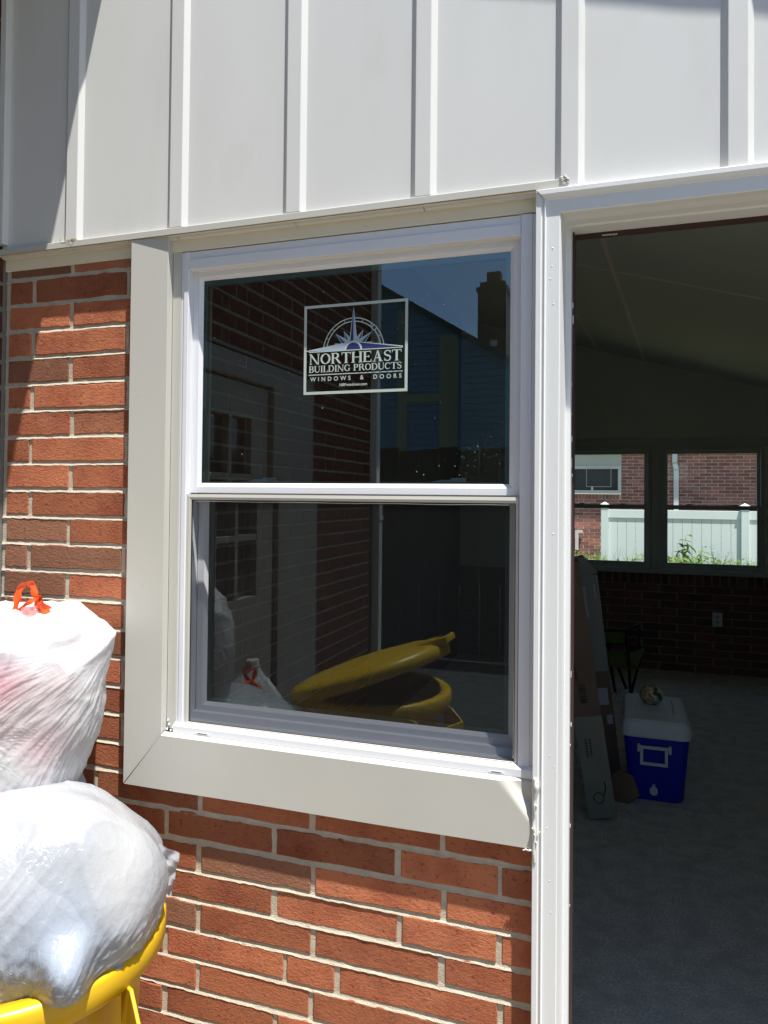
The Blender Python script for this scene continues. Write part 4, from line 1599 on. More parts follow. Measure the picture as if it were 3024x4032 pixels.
fp.add([(x_, y_, z_ + .003) for x_, y_, z_ in pts] + [(x_ + .002, y_ + .004, z_) for x_, y_, z_ in pts], [tuple(range(6)), tuple(range(11, 5, -1))] + [(i, i + 6, (i + 1) % 6 + 6, (i + 1) % 6) for i in range(6)])
o = fp.build("cardboard_scrap", mat("torn_cardboard", (0.20, 0.135, 0.075), 0.9, 0.1, 10), None)
tag(o, "torn flat brown cardboard piece propped at the foot of the cooler", "cardboard")

# ------------------------------------------------------------------ camp chair
ch = thing("camp_chair", "green folding camp chair with black legs in the dark room", "chair", (0.0, 4.55, 0))
m = MB()
m.add([(-0.19, 4.52, 0.468), (-0.015, 4.50, 0.478), (-0.012, 4.50, 0.378), (-0.17, 4.52, 0.368), (-0.19, 4.535, 0.468), (-0.015, 4.515, 0.478), (-0.012, 4.515, 0.378), (-0.17, 4.535, 0.368)],
      [(0, 1, 2, 3), (4, 7, 6, 5), (0, 4, 5, 1), (1, 5, 6, 2), (2, 6, 7, 3), (3, 7, 4, 0)])
m.build("back", M_GREEN_F, ch)
m = MB()
P = [(-0.17, 4.50, 0.36), (-0.02, 4.50, 0.30), (0.114, 4.62, 0.345), (0.06, 4.40, 0.232), (-0.03, 4.42, 0.215), (-0.14, 4.42, 0.235)]
m.add(P + [(a, b, c - .008) for a, b, c in P], [(0, 1, 5), (1, 4, 5), (1, 3, 4), (1, 2, 3), (6, 11, 7), (7, 11, 10), (7, 10, 9), (7, 9, 8)] + [(i, (i + 1) % 6, (i + 1) % 6 + 6, i + 6) for i in range(6)])
m.build("seat", M_GREEN_F, ch)
for pts in ([(-0.02, 4.50, 0.50), (0.0, 4.42, 0.23), (0.012, 4.50, 0.0)], [(0.075, 4.62, 0.52), (0.07, 4.60, 0.34), (0.03, 4.50, 0.20)], [(-0.15, 4.50, 0.36), (-0.13, 4.45, 0.20), (-0.10, 4.52, 0.0)],
            [(0.115, 4.62, 0.335), (0.06, 4.50, 0.20), (0.012, 4.40, 0.02)], [(-0.18, 4.62, 0.46), (-0.1, 4.66, 0.2), (-0.02, 4.66, 0.0)]):
    MB().tube(pts, 0.011, 8).build("leg", M_BLACKM, ch, smooth=True)
MB().tube([(-0.19, 4.50, 0.476), (-0.02, 4.49, 0.488), (0.04, 4.55, 0.515), (0.085, 4.62, 0.53)], 0.010, 8).build("arm", M_BLACKM, ch, smooth=True)
MB().tube([(-0.17, 4.49, 0.372), (-0.012, 4.485, 0.382)], 0.009, 8).build("rail", M_BLACKM, ch, smooth=True)

# ================================================================== BEYOND THE ROOM
nh = thing("neighbour_house", "red brick neighbouring house behind the white fence", "house", (0.5, 14.1, 0))
YN = 14.1
m = MB()
NW = (-2.6, -0.165, 1.59, 2.40)     # window incl. trim
m.box(-6, NW[0], YN + .003, YN + .3, 0, 4.2)
m.box(NW[1], 6, YN + .003, YN + .3, 0, 4.2)
m.box(NW[0], NW[1], YN + .003, YN + .3, 0, NW[2])
m.box(NW[0], NW[1], YN + .003, YN + .3, NW[3], 4.2)
m.build("mortar", mat("neighbour_mortar", (0.56, 0.45, 0.40), 0.95, .1), nh)
runner(nh, 0, -1.45, 2.70, 0.285, 1.485, YN, 0.0665, 0.2233, M_BRICK_N, "brick_n")
runner(nh, 0, -0.165, 2.70, 1.482, 2.55, YN, 0.0665, 0.2233, M_BRICK_N, "brick_n")
x = -1.40
while x < -0.20:
    place_brick(nh, x, x + 0.0668, 1.482, 1.585, YN - .006, M_BRICK_N, "brick_n")
    x += 0.0668
nw = thing_part("window", nh)
f_ = MB()
for (a, b, c, d_) in ((NW[0], NW[1] - .002, 1.60, 1.665), (NW[0], NW[1] - .002, 2.10, 2.165), (-0.225, NW[1] - .002, 1.665, 2.10), (NW[0], NW[0] + .06, 1.665, 2.10)):
    f_.box(a, b, YN - .03, YN + .08, c, d_)
f_.build("window_frame", M_WHITE_T, nw)
MB().box(NW[0], NW[1] - .002, YN - .012, YN + .08, 2.17, 2.39).build("header_panel", M_NEIGH_T, nh)
MB().add([(NW[0] + .06, YN + .03, 1.665), (-0.225, YN + .03, 1.665), (-0.225, YN + .03, 2.10), (NW[0] + .06, YN + .03, 2.10)], [(0, 1, 2, 3)]).build("glass_pane", M_DOORGLASS, nw, fix=False)
s_ = MB()
for (a, b, c, d_) in ((-0.84, -0.83, 1.735, 2.13), (-0.365, -0.355, 1.735, 2.13), (-0.83, -0.365, 1.735, 1.745), (-0.83, -0.365, 2.12, 2.13)):
    s_.box(a, b, YN - .034, YN - .031, c, d_)
s_.build("screen_frame", M_NEIGH_T, nw)
MB().box(-0.745, -0.705, YN - .035, YN - .0301, 1.664, 1.74).build("catch", M_WHITE_T, nw)
MB().box(-6, 6, YN - .05, YN + .2, 2.402, 2.46).build("frieze_board", M_NEIGH_T, nh)
MB().box(-6, 6, YN - .6, YN + .4, 4.2, 4.4).build("roof", M_ROOF, nh)
nd = thing("neighbour_downspout", "white downspout with a kink on the neighbouring brick wall", "downspout", (0.84, YN, 1.3))
pm = MB()
path = [(0.835, 2.40), (0.835, 2.22), (0.862, 2.08), (0.862, 0.3)]
for (xa, za), (xb, zb2) in zip(path[:-1], path[1:]):
    pm.add([(xa - .045, YN - .075, za), (xa + .045, YN - .075, za), (xa + .045, YN - .008, za), (xa - .045, YN - .008, za),
            (xb - .045, YN - .075, zb2 + .001), (xb + .045, YN - .075, zb2 + .001), (xb + .045, YN - .008, zb2 + .001), (xb - .045, YN - .008, zb2 + .001)],
           [(0, 1, 2, 3), (4, 7, 6, 5), (0, 4, 5, 1), (1, 5, 6, 2), (2, 6, 7, 3), (3, 7, 4, 0)])
pm.build("pipe", M_FENCE, nd)
for z in (2.21, 2.075):
    MB().box(0.790 + (2.21 - z) * .15, 0.885 + (2.21 - z) * .15, YN - .080, YN - .004, z - .012, z + .012).build("strap", M_NEIGH_T, nd)
pl = MB()
pl.box(-1.05, -0.90, YN - .09, YN - .03, 0.795, 0.845)
pl.box(-1.05, -0.985, YN - .09, YN - .03, 0.45, 0.795)
tag(pl.build("wall_pipe", M_WHITE_T), "short white elbow pipe on the neighbouring brick wall", "pipe")

YQ = 12.7
fe = thing("vinyl_fence", "white vinyl privacy fence with capped posts seen through the room windows", "fence", (1.0, YQ, 0))
x = -0.372
px = []
for xp in (-0.434, 1.901, 4.2):
    MB().box(xp - .065, xp + .065, YQ - .065, YQ + .065, 0, 1.365).build("post", M_FENCE, fe, bevel=.006)
    c_ = MB()
    b_ = [(xp - .08, YQ - .08, 1.365), (xp + .08, YQ - .08, 1.365), (xp + .08, YQ + .08, 1.365), (xp - .08, YQ + .08, 1.365)]
    t4 = [(a, b, 1.392) for a, b, c in b_]
    c_.add(b_ + t4 + [(xp, YQ, 1.44)], [(3, 2, 1, 0), (0, 1, 5, 4), (1, 2, 6, 5), (2, 3, 7, 6), (3, 0, 4, 7), (4, 5, 8), (5, 6, 8), (6, 7, 8), (7, 4, 8)])
    c_.build("post_cap", M_FENCE, fe)
for a, b in ((-0.369, 1.836), (1.966, 4.135)):
    MB().box(a, b, YQ - .025, YQ + .025, 1.150, 1.300).build("rail", M_FENCE, fe, bevel=.004)
    MB().box(a, b, YQ - .025, YQ + .025, 0.05, 0.20).build("rail", M_FENCE, fe, bevel=.004)
    n = round((b - a) / 0.161)
    for i in range(n):
        s0 = a + (b - a) * i / n
        MB().box(s0 + .0025, s0 + (b - a) / n - .0025, YQ - .009, YQ + .009, 0.20, 1.149).build("picket", M_FENCE, fe, bevel=.003)


def leaf(mb_, p, d_, ln, wd, bend=0.25):
    d_ = d_.normalized()
    s = d_.cross(Vector((0, 0, 1)))
    s = s.normalized() if s.length > .01 else Vector((1, 0, 0))
    u_ = s.cross(d_).normalized()
    q = [p, p + d_ * ln * .35 + s * wd * .5 + u_ * .02 * ln, p + d_ * ln * .75 + s * wd * .35 - u_ * bend * ln * .4, p + d_ * ln - u_ * bend * ln, p + d_ * ln * .75 - s * wd * .35 - u_ * bend * ln * .4, p + d_ * ln * .35 - s * wd * .5 + u_ * .02 * ln,
         p + d_ * ln * .5 - u_ * .1 * ln]
    mb_.add(q, [(0, 1, 6), (1, 2, 6), (2, 3, 6), (3, 4, 6), (4, 5, 6), (5, 0, 6)])


wd_ = MB()
for i in range(3200):
    x_ = random.uniform(-1.2, 3.2)
    y_ = random.uniform(11.0, 12.5)
    h = 0.48 + 0.20 * mnoise.noise((x_ * 2.3, y_, 0)) + (0.12 if 0.55 < x_ < 1.25 else 0) + 0.1 * random.random()
    h *= 0.82 + 0.18 * (12.6 - y_) / 1.5 * 0
    z_ = random.random() ** .7 * h
    leaf(wd_, Vector((x_, y_, z_)), Vector((random.gauss(0, 1), random.gauss(0, 1), random.uniform(.1, 1.2))), random.uniform(.05, .12), random.uniform(.025, .06))
for i in range(160):
    x_ = random.uniform(-1.0, 3.0)
    y_ = random.uniform(11.3, 12.5)
    p = Vector((x_, y_, 0))
    lean = Vector((random.gauss(0, .18), random.gauss(0, .1), 0))
    h = random.uniform(.45, .68)
    wd_.tube([p, p + Vector((0, 0, h * .6)) + lean * .4, p + Vector((0, 0, h)) + lean], [.003, .0025, .0012], 4)
o = wd_.build("weeds", M_LEAF, None, fix=False)
tag(o, "tangled green weeds along the foot of the white fence", "weeds", kind="stuff")
for (xp, yp, h, ll, label) in ((0.86, 12.2, 0.92, 0.20, "tall broad-leaved weed rising against the white fence"), (1.12, 12.1, 0.72, 0.15, "shorter round-leaved weed right of the tall weed by the fence"),
                               (1.40, 12.3, 0.74, 0.07, "thin arching weed by the fence near the middle of the right window")):
    t = thing("weed_plant", label, "weed", (xp, yp, 0), "weeds by the fence")
    sm_, lm_ = MB(), MB()
    for q in range(4):
        top = Vector((xp + random.gauss(0, .09), yp + random.gauss(0, .06), h * random.uniform(.75, 1.0)))
        pts = [Vector((xp, yp, 0)).lerp(top, s_) + Vector((0.03 * math.sin(s_ * 3 + q), 0, 0)) for s_ in (0, .3, .6, 1)]
        sm_.tube(pts, [.007, .006, .004, .002], 5)
        for s_ in np.linspace(.45, 1, 7):
            leaf(lm_, Vector((xp, yp, 0)).lerp(top, s_), Vector((random.gauss(0, 1), random.gauss(0, .6), random.gauss(-.1, .4))), ll * random.uniform(.6, 1.1), ll * .55, .35)
    sm_.build("stem", M_STEM, t, fix=False)
    lm_.build("foliage", M_LEAF, t, fix=False)

# ================================================================== WHAT THE GLASS REFLECTS: BLUE HOUSE
YB = -12.0
bh = thing("blue_house", "blue clapboard house across the yard, seen only as a reflection in the window", "house", (-3, YB, 0))


def rakez(x):
    return 3.95 + (-2.05 - x) * 0.616


k = 0
z = 0.0
while z < 6.6:
    xr = min(1.4, -2.05 + (3.95 - z) / 0.616)
    if xr < -6.4:
        break
    MB().prism([(YB, z), (YB + .026, z), (YB + .003, z + .128), (YB, z + .128)], -6.5, xr, lambda p, q, a: (a, p, q)).build("plank", M_BLUE, bh)
    z += 0.125
m = MB()
vs = [(-6.5, YB - .01, 0), (1.4, YB - .01, 0), (1.4, YB - .01, rakez(1.4)), (-6.5, YB - .01, rakez(-6.5))]
vs += [(a, b - 6, c) for a, b, c in vs]
m.add(vs, [(0, 1, 2, 3), (4, 7, 6, 5), (0, 4, 5, 1), (1, 5, 6, 2), (2, 6, 7, 3), (3, 7, 4, 0)])
m.build("wall", M_BLUE, bh)
m = MB()
vs = [(-6.7, YB + .12, rakez(-6.7)), (1.6, YB + .12, rakez(1.6)), (1.6, YB - 6, rakez(1.6)), (-6.7, YB - 6, rakez(-6.7))]
vs += [(a, b, c + .10) for a, b, c in vs]
m.add(vs, [(0, 3, 2, 1), (4, 5, 6, 7), (0, 1, 5, 4), (1, 2, 6, 5), (2, 3, 7, 6), (3, 0, 4, 7)])
m.build("roof", M_ROOF, bh)
for xa, xb, za, zb2 in ((-4.25, -4.05, 0, 5.1), (-3.42, -3.05, 0, 4.55), (-4.05, -3.42, 3.3, 3.45), (1.1, 1.4, 0, 1.8)):
    MB().box(xa, xb, YB + .0165, YB + .034, za, zb2).build("trim_board", M_OLIVE, bh)
chm = thing_part("chimney", bh)
m = MB()
m.box(-2.74, -2.20, YB - .75, YB - .2, 3.6, 5.40)
m.box(-2.77, -2.17, YB - .78, YB - .17, 5.40, 5.47)
m.box(-2.71, -2.23, YB - .72, YB - .23, 5.47, 5.58)
m.box(-2.60, -2.34, YB - .6, YB - .35, 5.58, 5.80)
m.build("stack", mat("chimney_brick", (0.11, 0.055, 0.042), 0.9, .25, 20), chm)
MB().box(-2.50, -2.36, YB - .19, YB - .15, rakez(-2.5) + .1, rakez(-2.5) + .22).build("flashing", M_COIL, chm)
sh = MB()
for i in range(34):
    sh.box(-3.2 + i * .19, -3.2 + i * .19 + .183, -5.12, -5.10, 0, 1.93 + .015 * (i % 3))
bf = thing("board_fence", "dark brown board fence across the yard, seen only as a reflection", "fence", (0, -5.1, 0))
bo = sh.build("boards", M_BROWNW, bf)
bo["kind"] = "stuff"


# ================================================================== BINS AND BAGS
def bin_at(cx_, cy_, label, handle_deg, rz0=0.70, rad=0.268):
    t = thing("trash_can", label, "trash can", (cx_, cy_, -0.012), "yellow trash cans by the wall")
    n = 64

    def circ(r_, z_):
        return [(cx_ + r_ * math.cos(2 * math.pi * i / n), cy_ + r_ * math.sin(2 * math.pi * i / n), z_) for i in range(n)]
    m_ = MB()
    prof_ = [(0.198, -0.012), (0.204, 0.0), (0.230, rz0 - .085), (0.233, rz0 - .066), (0.252, rz0 - .061)]
    inner = [(0.236, rz0 - .03), (0.222, rz0 - .08), (0.205, 0.02)]
    rim = [(0.252, rz0 - .061), (0.270, rz0 - .057), (0.275, rz0 - .050), (0.275, rz0 - .012), (0.271, rz0 - .004), (0.262, rz0), (0.238, rz0 - .004), (0.234, rz0 - .012), (0.236, rz0 - .03)]
    k_r = rad / 0.275
    for pr_, nm in ((prof_, "body"), (rim, "rim"), (inner, "liner")):
        mm_ = MB()
        rings_ = [circ(r_ * k_r, z_) for r_, z_ in pr_]
        vs_ = [p for rg in rings_ for p in rg]
        fs_ = [(i * n + j, i * n + (j + 1) % n, (i + 1) * n + (j + 1) % n, (i + 1) * n + j) for i in range(len(rings_) - 1) for j in range(n)]
        if nm == "body":
            fs_.append(tuple(range(n - 1, -1, -1)))
        if nm == "liner":
            fs_.append(tuple(range((len(rings_) - 1) * n, len(rings_) * n)))
        mm_.add(vs_, fs_)
        mm_.build(nm, M_YELLOW, t, smooth=True, fix=(nm != "liner"))
    for hdg in handle_deg:
        a = R(hdg)
        M2 = Matrix.Translation((cx_, cy_, 0)) @ Matrix.Rotation(a, 4, 'Z')
        h_ = MB()
        ro = 0.272 * k_r
        # bracket: two cheeks, an outer grip bar and a shelf web under the rim
        hw = 0.105
        for s in (-1, 1):
            h_.add([M2 @ Vector(q) for q in ((ro - .045, s * hw, rz0 - .052), (ro - .006, s * hw, rz0 - .050), (ro + .052, s * (hw - .012), rz0 - .085), (ro + .052, s * (hw - .012), rz0 - .115), (ro - .035, s * hw, rz0 - .20),
                                             (ro - .045, s * (hw + .007), rz0 - .052), (ro - .006, s * (hw + .007), rz0 - .050), (ro + .052, s * (hw - .005), rz0 - .085), (ro + .052, s * (hw - .005), rz0 - .115), (ro - .035, s * (hw + .007), rz0 - .20))],
                   [(0, 1, 2, 3, 4), (9, 8, 7, 6, 5), (0, 5, 6, 1), (1, 6, 7, 2), (2, 7, 8, 3), (3, 8, 9, 4), (4, 9, 5, 0)])
        h_.box(ro + .046, ro + .054, -hw + .008, hw - .008, rz0 - .118, rz0 - .084, M=M2)
        h_.box(ro + .018, ro + .024, -hw + .008, hw - .008, rz0 - .128, rz0 - .100, M=M2)
        h_.box(ro - .03, ro + .05, -.004, .004, rz0 - .128, rz0 - .110, M=M2)
        h_.build("handle", M_YELLOW, t, bevel=.002)
    return t


bin_at(-1.156, -0.323, "yellow trash can at the left under the overflowing white bags", (-27, 153), 0.644, 0.287)
b2 = bin_at(-0.905, -1.04, "yellow trash can with tilted lid, seen only as a reflection in the lower glass", (24, 204), 0.785, 0.285)
# tilted lid on the second can
lid = MB()
n = 56
Ml = Matrix.Translation((-0.935, -1.05, 0.845)) @ Matrix.Rotation(R(2), 4, 'X') @ Matrix.Rotation(R(-20), 4, 'Y') @ Matrix.Scale(1.09, 4)
pr_ = [(0.0, .045), (0.10, .043), (0.20, .035), (0.262, .022), (0.285, .012), (0.290, .0), (0.288, -.028), (0.281, -.028), (0.281, -.002), (0.20, .022), (0.0, .030)]
vs = [Ml @ Vector((0, 0, .045))]
rings_ = []
for r_, z_ in pr_[1:-1]:
    rings_.append([Ml @ Vector((r_ * math.cos(2 * math.pi * i / n), r_ * math.sin(2 * math.pi * i / n), z_)) for i in range(n)])
loft(lid, rings_)
for s in (-1, 1):
    lid.add([], [])
lid_o = lid.build("lid", M_YELLOW, b2, smooth=True)
tb = MB().box(0.17, 0.315, -.06, .06, .010, .034, M=Ml)
tb.build("lid_tab", M_YELLOW, b2, bevel=.006)
MB().box(0.275, 0.308, -.030, .030, .0342, .0362, M=Ml).build("lid_recess", M_DARK, b2)


def bag_mesh(name, C_, outline, thick, mat_, parent, res=(300, 130), wrinkle=None, tint=None, depth_fn=None, flat=0.85, k=1.0):
    """closed bag: radius function round the view axis from the outline, rounded depth, folds as real relief"""
    C_ = Vector(C_)
    n_ = Vector((C_.x, C_.y + D, 0)).normalized()
    u_ = Vector((n_.y, -n_.x, 0))
    pts = np.array(outline)
    ang = np.arctan2(pts[:, 1], pts[:, 0])
    rad = np.hypot(pts[:, 0], pts[:, 1])
    o_ = np.argsort(ang)
    ang, rad = ang[o_], rad[o_]
    aa = np.concatenate([ang - 2 * np.pi, ang, ang + 2 * np.pi])
    rr = np.concatenate([rad, rad, rad])
    NU, NV = res
    ph = np.linspace(-np.pi, np.pi, NU, endpoint=False)
    Rr = np.interp(ph, aa, rr)
    vs, uvw = [], []
    for j in range(NV + 1):
        th = math.pi * j / NV
        s, c_ = math.sin(th), math.cos(th)
        e = s ** flat
        for i in range(NU):
            # smooth away from the silhouette so that corners sit on the outline only
            r_sm = np.interp(ph[i], aa, rr)
            uu, vv = r_sm * e * math.cos(ph[i]), r_sm * e * math.sin(ph[i])
            ww = -thick * math.copysign(abs(c_) ** (0.5 + flat * 0.5), c_)
            uvw.append((uu, vv, ww))
    A = np.array(uvw)
    pos = A.copy()
    # relief
    cen = np.array([0, 0, 0])
    nrm = A / (np.linalg.norm(A * [1, 1, 1], axis=1, keepdims=True) + 1e-9)
    h = wrinkle(A) if wrinkle else np.zeros(len(A))
    edge = np.clip(np.abs(A[:, 2]) / (thick * 0.25), 0.15, 1)
    pos += nrm * (h * edge)[:, None]
    if depth_fn:
        pos = depth_fn(pos)
    P3 = [C_ + (u_ * float(p[0]) + Vector((0, 0, 1)) * float(p[1]) + n_ * float(p[2])) * k for p in pos]
    fs = []
    for j in range(NV):
        for i in range(NU):
            fs.append((j * NU + i, j * NU + (i + 1) % NU, (j + 1) * NU + (i + 1) % NU, (j + 1) * NU + i))
    o = MB().add(P3, fs).build(name, mat_, parent, smooth=True)
    if tint is not None:
        color_attr(o.data, tint(A))
    return o, C_, u_, n_


def n2(A, f, seed):
    return np.array([mnoise.noise((a[0] * f + seed, a[1] * f, a[2] * f)) for a in A])


OUT1 = [(0.28, 0.146), (0.25, 0.172), (0.219, 0.191), (0.201, 0.197), (0.157, 0.195), (0.124, 0.196), (0.074, 0.202), (-0.042, 0.197), (-0.135, 0.128), (-0.161, 0.03), (-0.138, -0.09), (-0.073, -0.187),
        (0.002, -0.22), (0.081, -0.228), (0.139, -0.227), (0.164, -0.204), (0.202, -0.17), (0.206, -0.133), (0.236, -0.071), (0.259, 0.002), (0.268, 0.059)]
K1, K2 = 1.10, 1.08
C1 = (-1.342, -0.312, 1.027)


def nz3(X, Y, Z):
    return np.array([mnoise.noise((x, y, z)) for x, y, z in zip(X, Y, Z)])


def ridge(n):
    return (1 - np.abs(n) * 2.2).clip(0, 1) ** 2


def wr1(A):
    du, dv = A[:, 0] - 0.292, A[:, 1] - 0.153
    d_ = np.hypot(du, dv)
    a_ = np.arctan2(-dv, -du)
    nz_ = n2(A, 7, 3.1)
    W = A[:, 2]
    r0 = ridge(nz3(a_ * 9 + nz_, d_ * 4, W * 3))
    r1 = ridge(nz3(a_ * 34 + nz_ * 2.2, d_ * 13, W * 4))
    r2 = ridge(nz3(a_ * 62 + nz_ * 3, d_ * 20, W * 4 + 5))
    amp = np.clip(d_ / 0.14, 0.06, 1)
    low = np.clip((0.150 - A[:, 1]) / 0.05, 0.12, 1)
    big = 0.016 * n2(A, 5.5, 1.3) + 0.006 * n2(A, 13, 2.2)
    cr = ridge(n2(A, 19, 7.7))
    hem = 0.006 * cr * np.clip((A[:, 1] - 0.10) / 0.05, 0, 1)
    return (0.0022 * r0 + 0.0022 * r1 + 0.0015 * r2) * amp * low + big + hem + 0.0012 * cr


def blob(A, c, r):
    d_ = np.hypot((A[:, 0] - c[0]) / r[0], (A[:, 1] - c[1]) / r[1])
    return np.clip(1.25 - d_, 0, 1) ** 0.8


def tint1(A):
    base = np.tile(np.array([0.68, 0.68, 0.69]), (len(A), 1))
    nz_ = n2(A, 14, 5.5)
    pink = np.clip(np.maximum.reduce([blob(A, (0.06, 0.085), (0.07, 0.055)), 0.55 * blob(A, (0.14, -0.02), (0.06, 0.05)), 0.9 * blob(A, (0.065, -0.14), (0.03, 0.05)), 0.8 * blob(A, (0.105, -0.195), (0.03, 0.018)),
                                      0.35 * blob(A, (0.10, 0.03), (0.13, 0.11)), 0.6 * blob(A, (-0.08, 0.0), (0.06, 0.08))]) + 0.25 * nz_, 0, 1)
    base = base + (0.45 * layers(A))[:, None]
    grey = np.clip(np.maximum(0.7 * blob(A, (0.20, -0.03), (0.05, 0.05)), 0.6 * blob(A, (0.22, 0.03), (0.05, 0.04))) + 0.15 * nz_, 0, 1)
    blue = np.clip(0.5 * blob(A, (0.07, 0.14), (0.09, 0.03)), 0, 1)
    front = (A[:, 2] < 0.05)[:, None]
    c = base + (np.array([0.66, 0.27, 0.33]) - base) * (pink * 0.62)[:, None] * front
    c = c + (np.array([0.38, 0.43, 0.43]) - c) * (grey * 0.55)[:, None] * front
    c = c + (np.array([0.42, 0.48, 0.56]) - c) * (blue * 0.6)[:, None] * front
    return np.clip(c, 0, 1)


OUT2 = [(0.047, 0.233), (0.095, 0.215), (0.136, 0.189), (0.200, 0.124), (0.220, 0.085), (0.224, 0.055), (0.218, 0.02), (0.204, -0.012), (0.190, -0.04), (0.160, -0.09), (0.115, -0.146), (0.085, -0.184), (0.045, -0.20), (-0.008, -0.21),
        (-0.096, -0.21), (-0.2, -0.12), (-0.24, 0.02), (-0.22, 0.14), (-0.132, 0.235), (-0.06, 0.242), (-0.007, 0.242)]
C2 = (-1.10, -0.334, 0.658)


def wr2(A):
    nz_ = n2(A, 8, 8.4)
    du, dv = A[:, 0] + 0.01, A[:, 1] + 0.060
    a_ = np.arctan2(dv, du)
    d_ = np.hypot(du, dv)
    W = A[:, 2]
    r1 = ridge(nz3(np.cos(a_) * 9 + nz_, np.sin(a_) * 9, d_ * 5))
    r2 = ridge(nz3(np.cos(a_) * 24 + nz_, np.sin(a_) * 24, d_ * 9 + 4))
    low = np.clip((0.07 - A[:, 1]) / 0.12, 0.03, 1)
    X, Y = A[:, 0] * 0.70 - A[:, 1] * 0.71, A[:, 0] * 0.71 + A[:, 1] * 0.70
    dg = ridge(nz3(X * 70 + nz_, Y * 7, W * 5 + 2)) * np.clip((0.07 - A[:, 0]) / 0.1, 0, 1)
    pk = ridge(n2(A * [1, 2.4, 1], 38, 1.7)) * blob(A, (0.12, -0.05), (0.10, 0.08))
    lay = 0.003 * np.clip((n2(A, 4.5, 6.0) - 0.02) * 14, 0, 1)
    pinch = -0.024 * np.exp(-(d_ / 0.035) ** 2)
    big = 0.016 * n2(A, 5.0, 9.9) + 0.010 * n2(A, 10, 3.9)
    return (0.0080 * r1 + 0.0042 * r2) * low * np.clip(d_ / 0.09, .2, 1) + big + 0.0028 * dg + 0.005 * pk + pinch + lay + 0.0010 * ridge(n2(A, 24, 2.7))


_cells = [(random.uniform(-.25, .25), random.uniform(-.22, .24), random.uniform(-.09, .09), random.uniform(-1, 1)) for _ in range(26)]


def layers(A):
    """overlapping film and things pressed against it: hard-edged patches of slightly different density"""
    nz_ = 0.02 * n2(A, 12, 4.4)
    D2 = np.stack([np.hypot((A[:, 0] - c[0]) * 1.2 + nz_, A[:, 1] - c[1] + nz_) for c in _cells])
    return np.array([c[2] for c in _cells])[D2.argmin(0)]


def tint2(A):
    base = np.tile(np.array([0.47, 0.485, 0.515]), (len(A), 1))
    nz_ = n2(A, 16, 6.1)
    base = base + layers(A)[:, None]
    blue = np.clip(np.maximum(0.9 * blob(A, (0.10, -0.005), (0.045, 0.022)), 0.5 * blob(A, (0.02, 0.05), (0.10, 0.08))) + .2 * nz_, 0, 1)
    warm = np.clip(np.maximum(0.7 * blob(A, (-0.02, -0.10), (0.10, 0.08)), 0.8 * blob(A, (0.06, -0.17), (0.05, 0.04))) + .2 * nz_, 0, 1)
    wht = np.clip(blob(A, (0.13, 0.13), (0.055, 0.075)) + .3 * nz_, 0, 1)
    c = base + (np.array([0.33, 0.46, 0.66]) - base) * (blue * 0.75)[:, None]
    c = c + (np.array([0.50, 0.45, 0.38]) - c) * (warm * 0.6)[:, None]
    c = c + (np.array([0.58, 0.58, 0.575]) - c) * (wht * 0.8)[:, None]
    return np.clip(c, 0, 1)


def keep2(P):
    # below the rim the bag narrows to stay inside the can; one slack corner droops over the rim in front
    P = P.copy()
    t_ = np.clip((0.05 - P[:, 1]) / 0.17, 0, 1)
    u0, v0 = P[:, 0].copy(), P[:, 1].copy()
    P[:, 2] *= (1 - 0.22 * t_)
    P[:, 0] *= (1 - 0.10 * np.clip((-0.03 - v0) / 0.1, 0, 1))
    g = np.exp(-np.abs((u0 - 0.045) / 0.036) ** 3 - np.abs((v0 - 0.012) / 0.052) ** 3) * (P[:, 2] < 0.0)
    g2 = np.exp(-((u0 + 0.06) / 0.12) ** 2 - ((v0 + 0.09) / 0.06) ** 2) * (P[:, 2] < 0.0)
    P[:, 2] -= 0.060 * g + 0.024 * g2
    P[:, 1] += 0.004 * g
    return P


bg2 = thing("trash_bag", "lower translucent white trash bag bulging out of the yellow can", "trash bag", C2, "white trash bags piled at the can")
o2, c2_, u2_, n2_ = bag_mesh("film", C2, OUT2, 0.200, M_BAG2, bg2, res=(460, 220), wrinkle=wr2, tint=tint2, depth_fn=keep2, k=K2)
inn = [(a * 0.90, b * 0.90) for a, b in OUT2]
bag_mesh("contents", C2, inn, 0.180, M_CONTENT, bg2, k=K2, depth_fn=keep2, res=(90, 50), wrinkle=lambda A: 0.012 * n2(A, 16, 4.0))
# loose flap at the right corner of the lower bag
fp = MB()
nn = 12
gp = []
for j in range(nn + 1):
    t = j / nn
    a = Vector((0.205 + 0.012 * t, 0.110 - 0.10 * t))
    b = Vector((0.258 - 0.016 * t, 0.070 - 0.078 * t))
    for i in range(nn + 1):
        s = i / nn
        q = a.lerp(b, s)
        gp.append(c2_ + (u2_ * q.x + Vector((0, 0, q.y)) + n2_ * (0.0 + 0.012 * s + 0.004 * math.sin(s * 9 + t * 14) + 0.003 * math.sin(t * 31))) * K2)
fp.add(gp, [(j * (nn + 1) + i, j * (nn + 1) + i + 1, (j + 1) * (nn + 1) + i + 1, (j + 1) * (nn + 1) + i) for j in range(nn) for i in range(nn)])
o = fp.build("corner_flap", M_BAG1, bg2, smooth=True, fix=False)
color_attr(o.data, np.tile([0.5, 0.5, 0.52], (len(o.data.vertices), 1)))


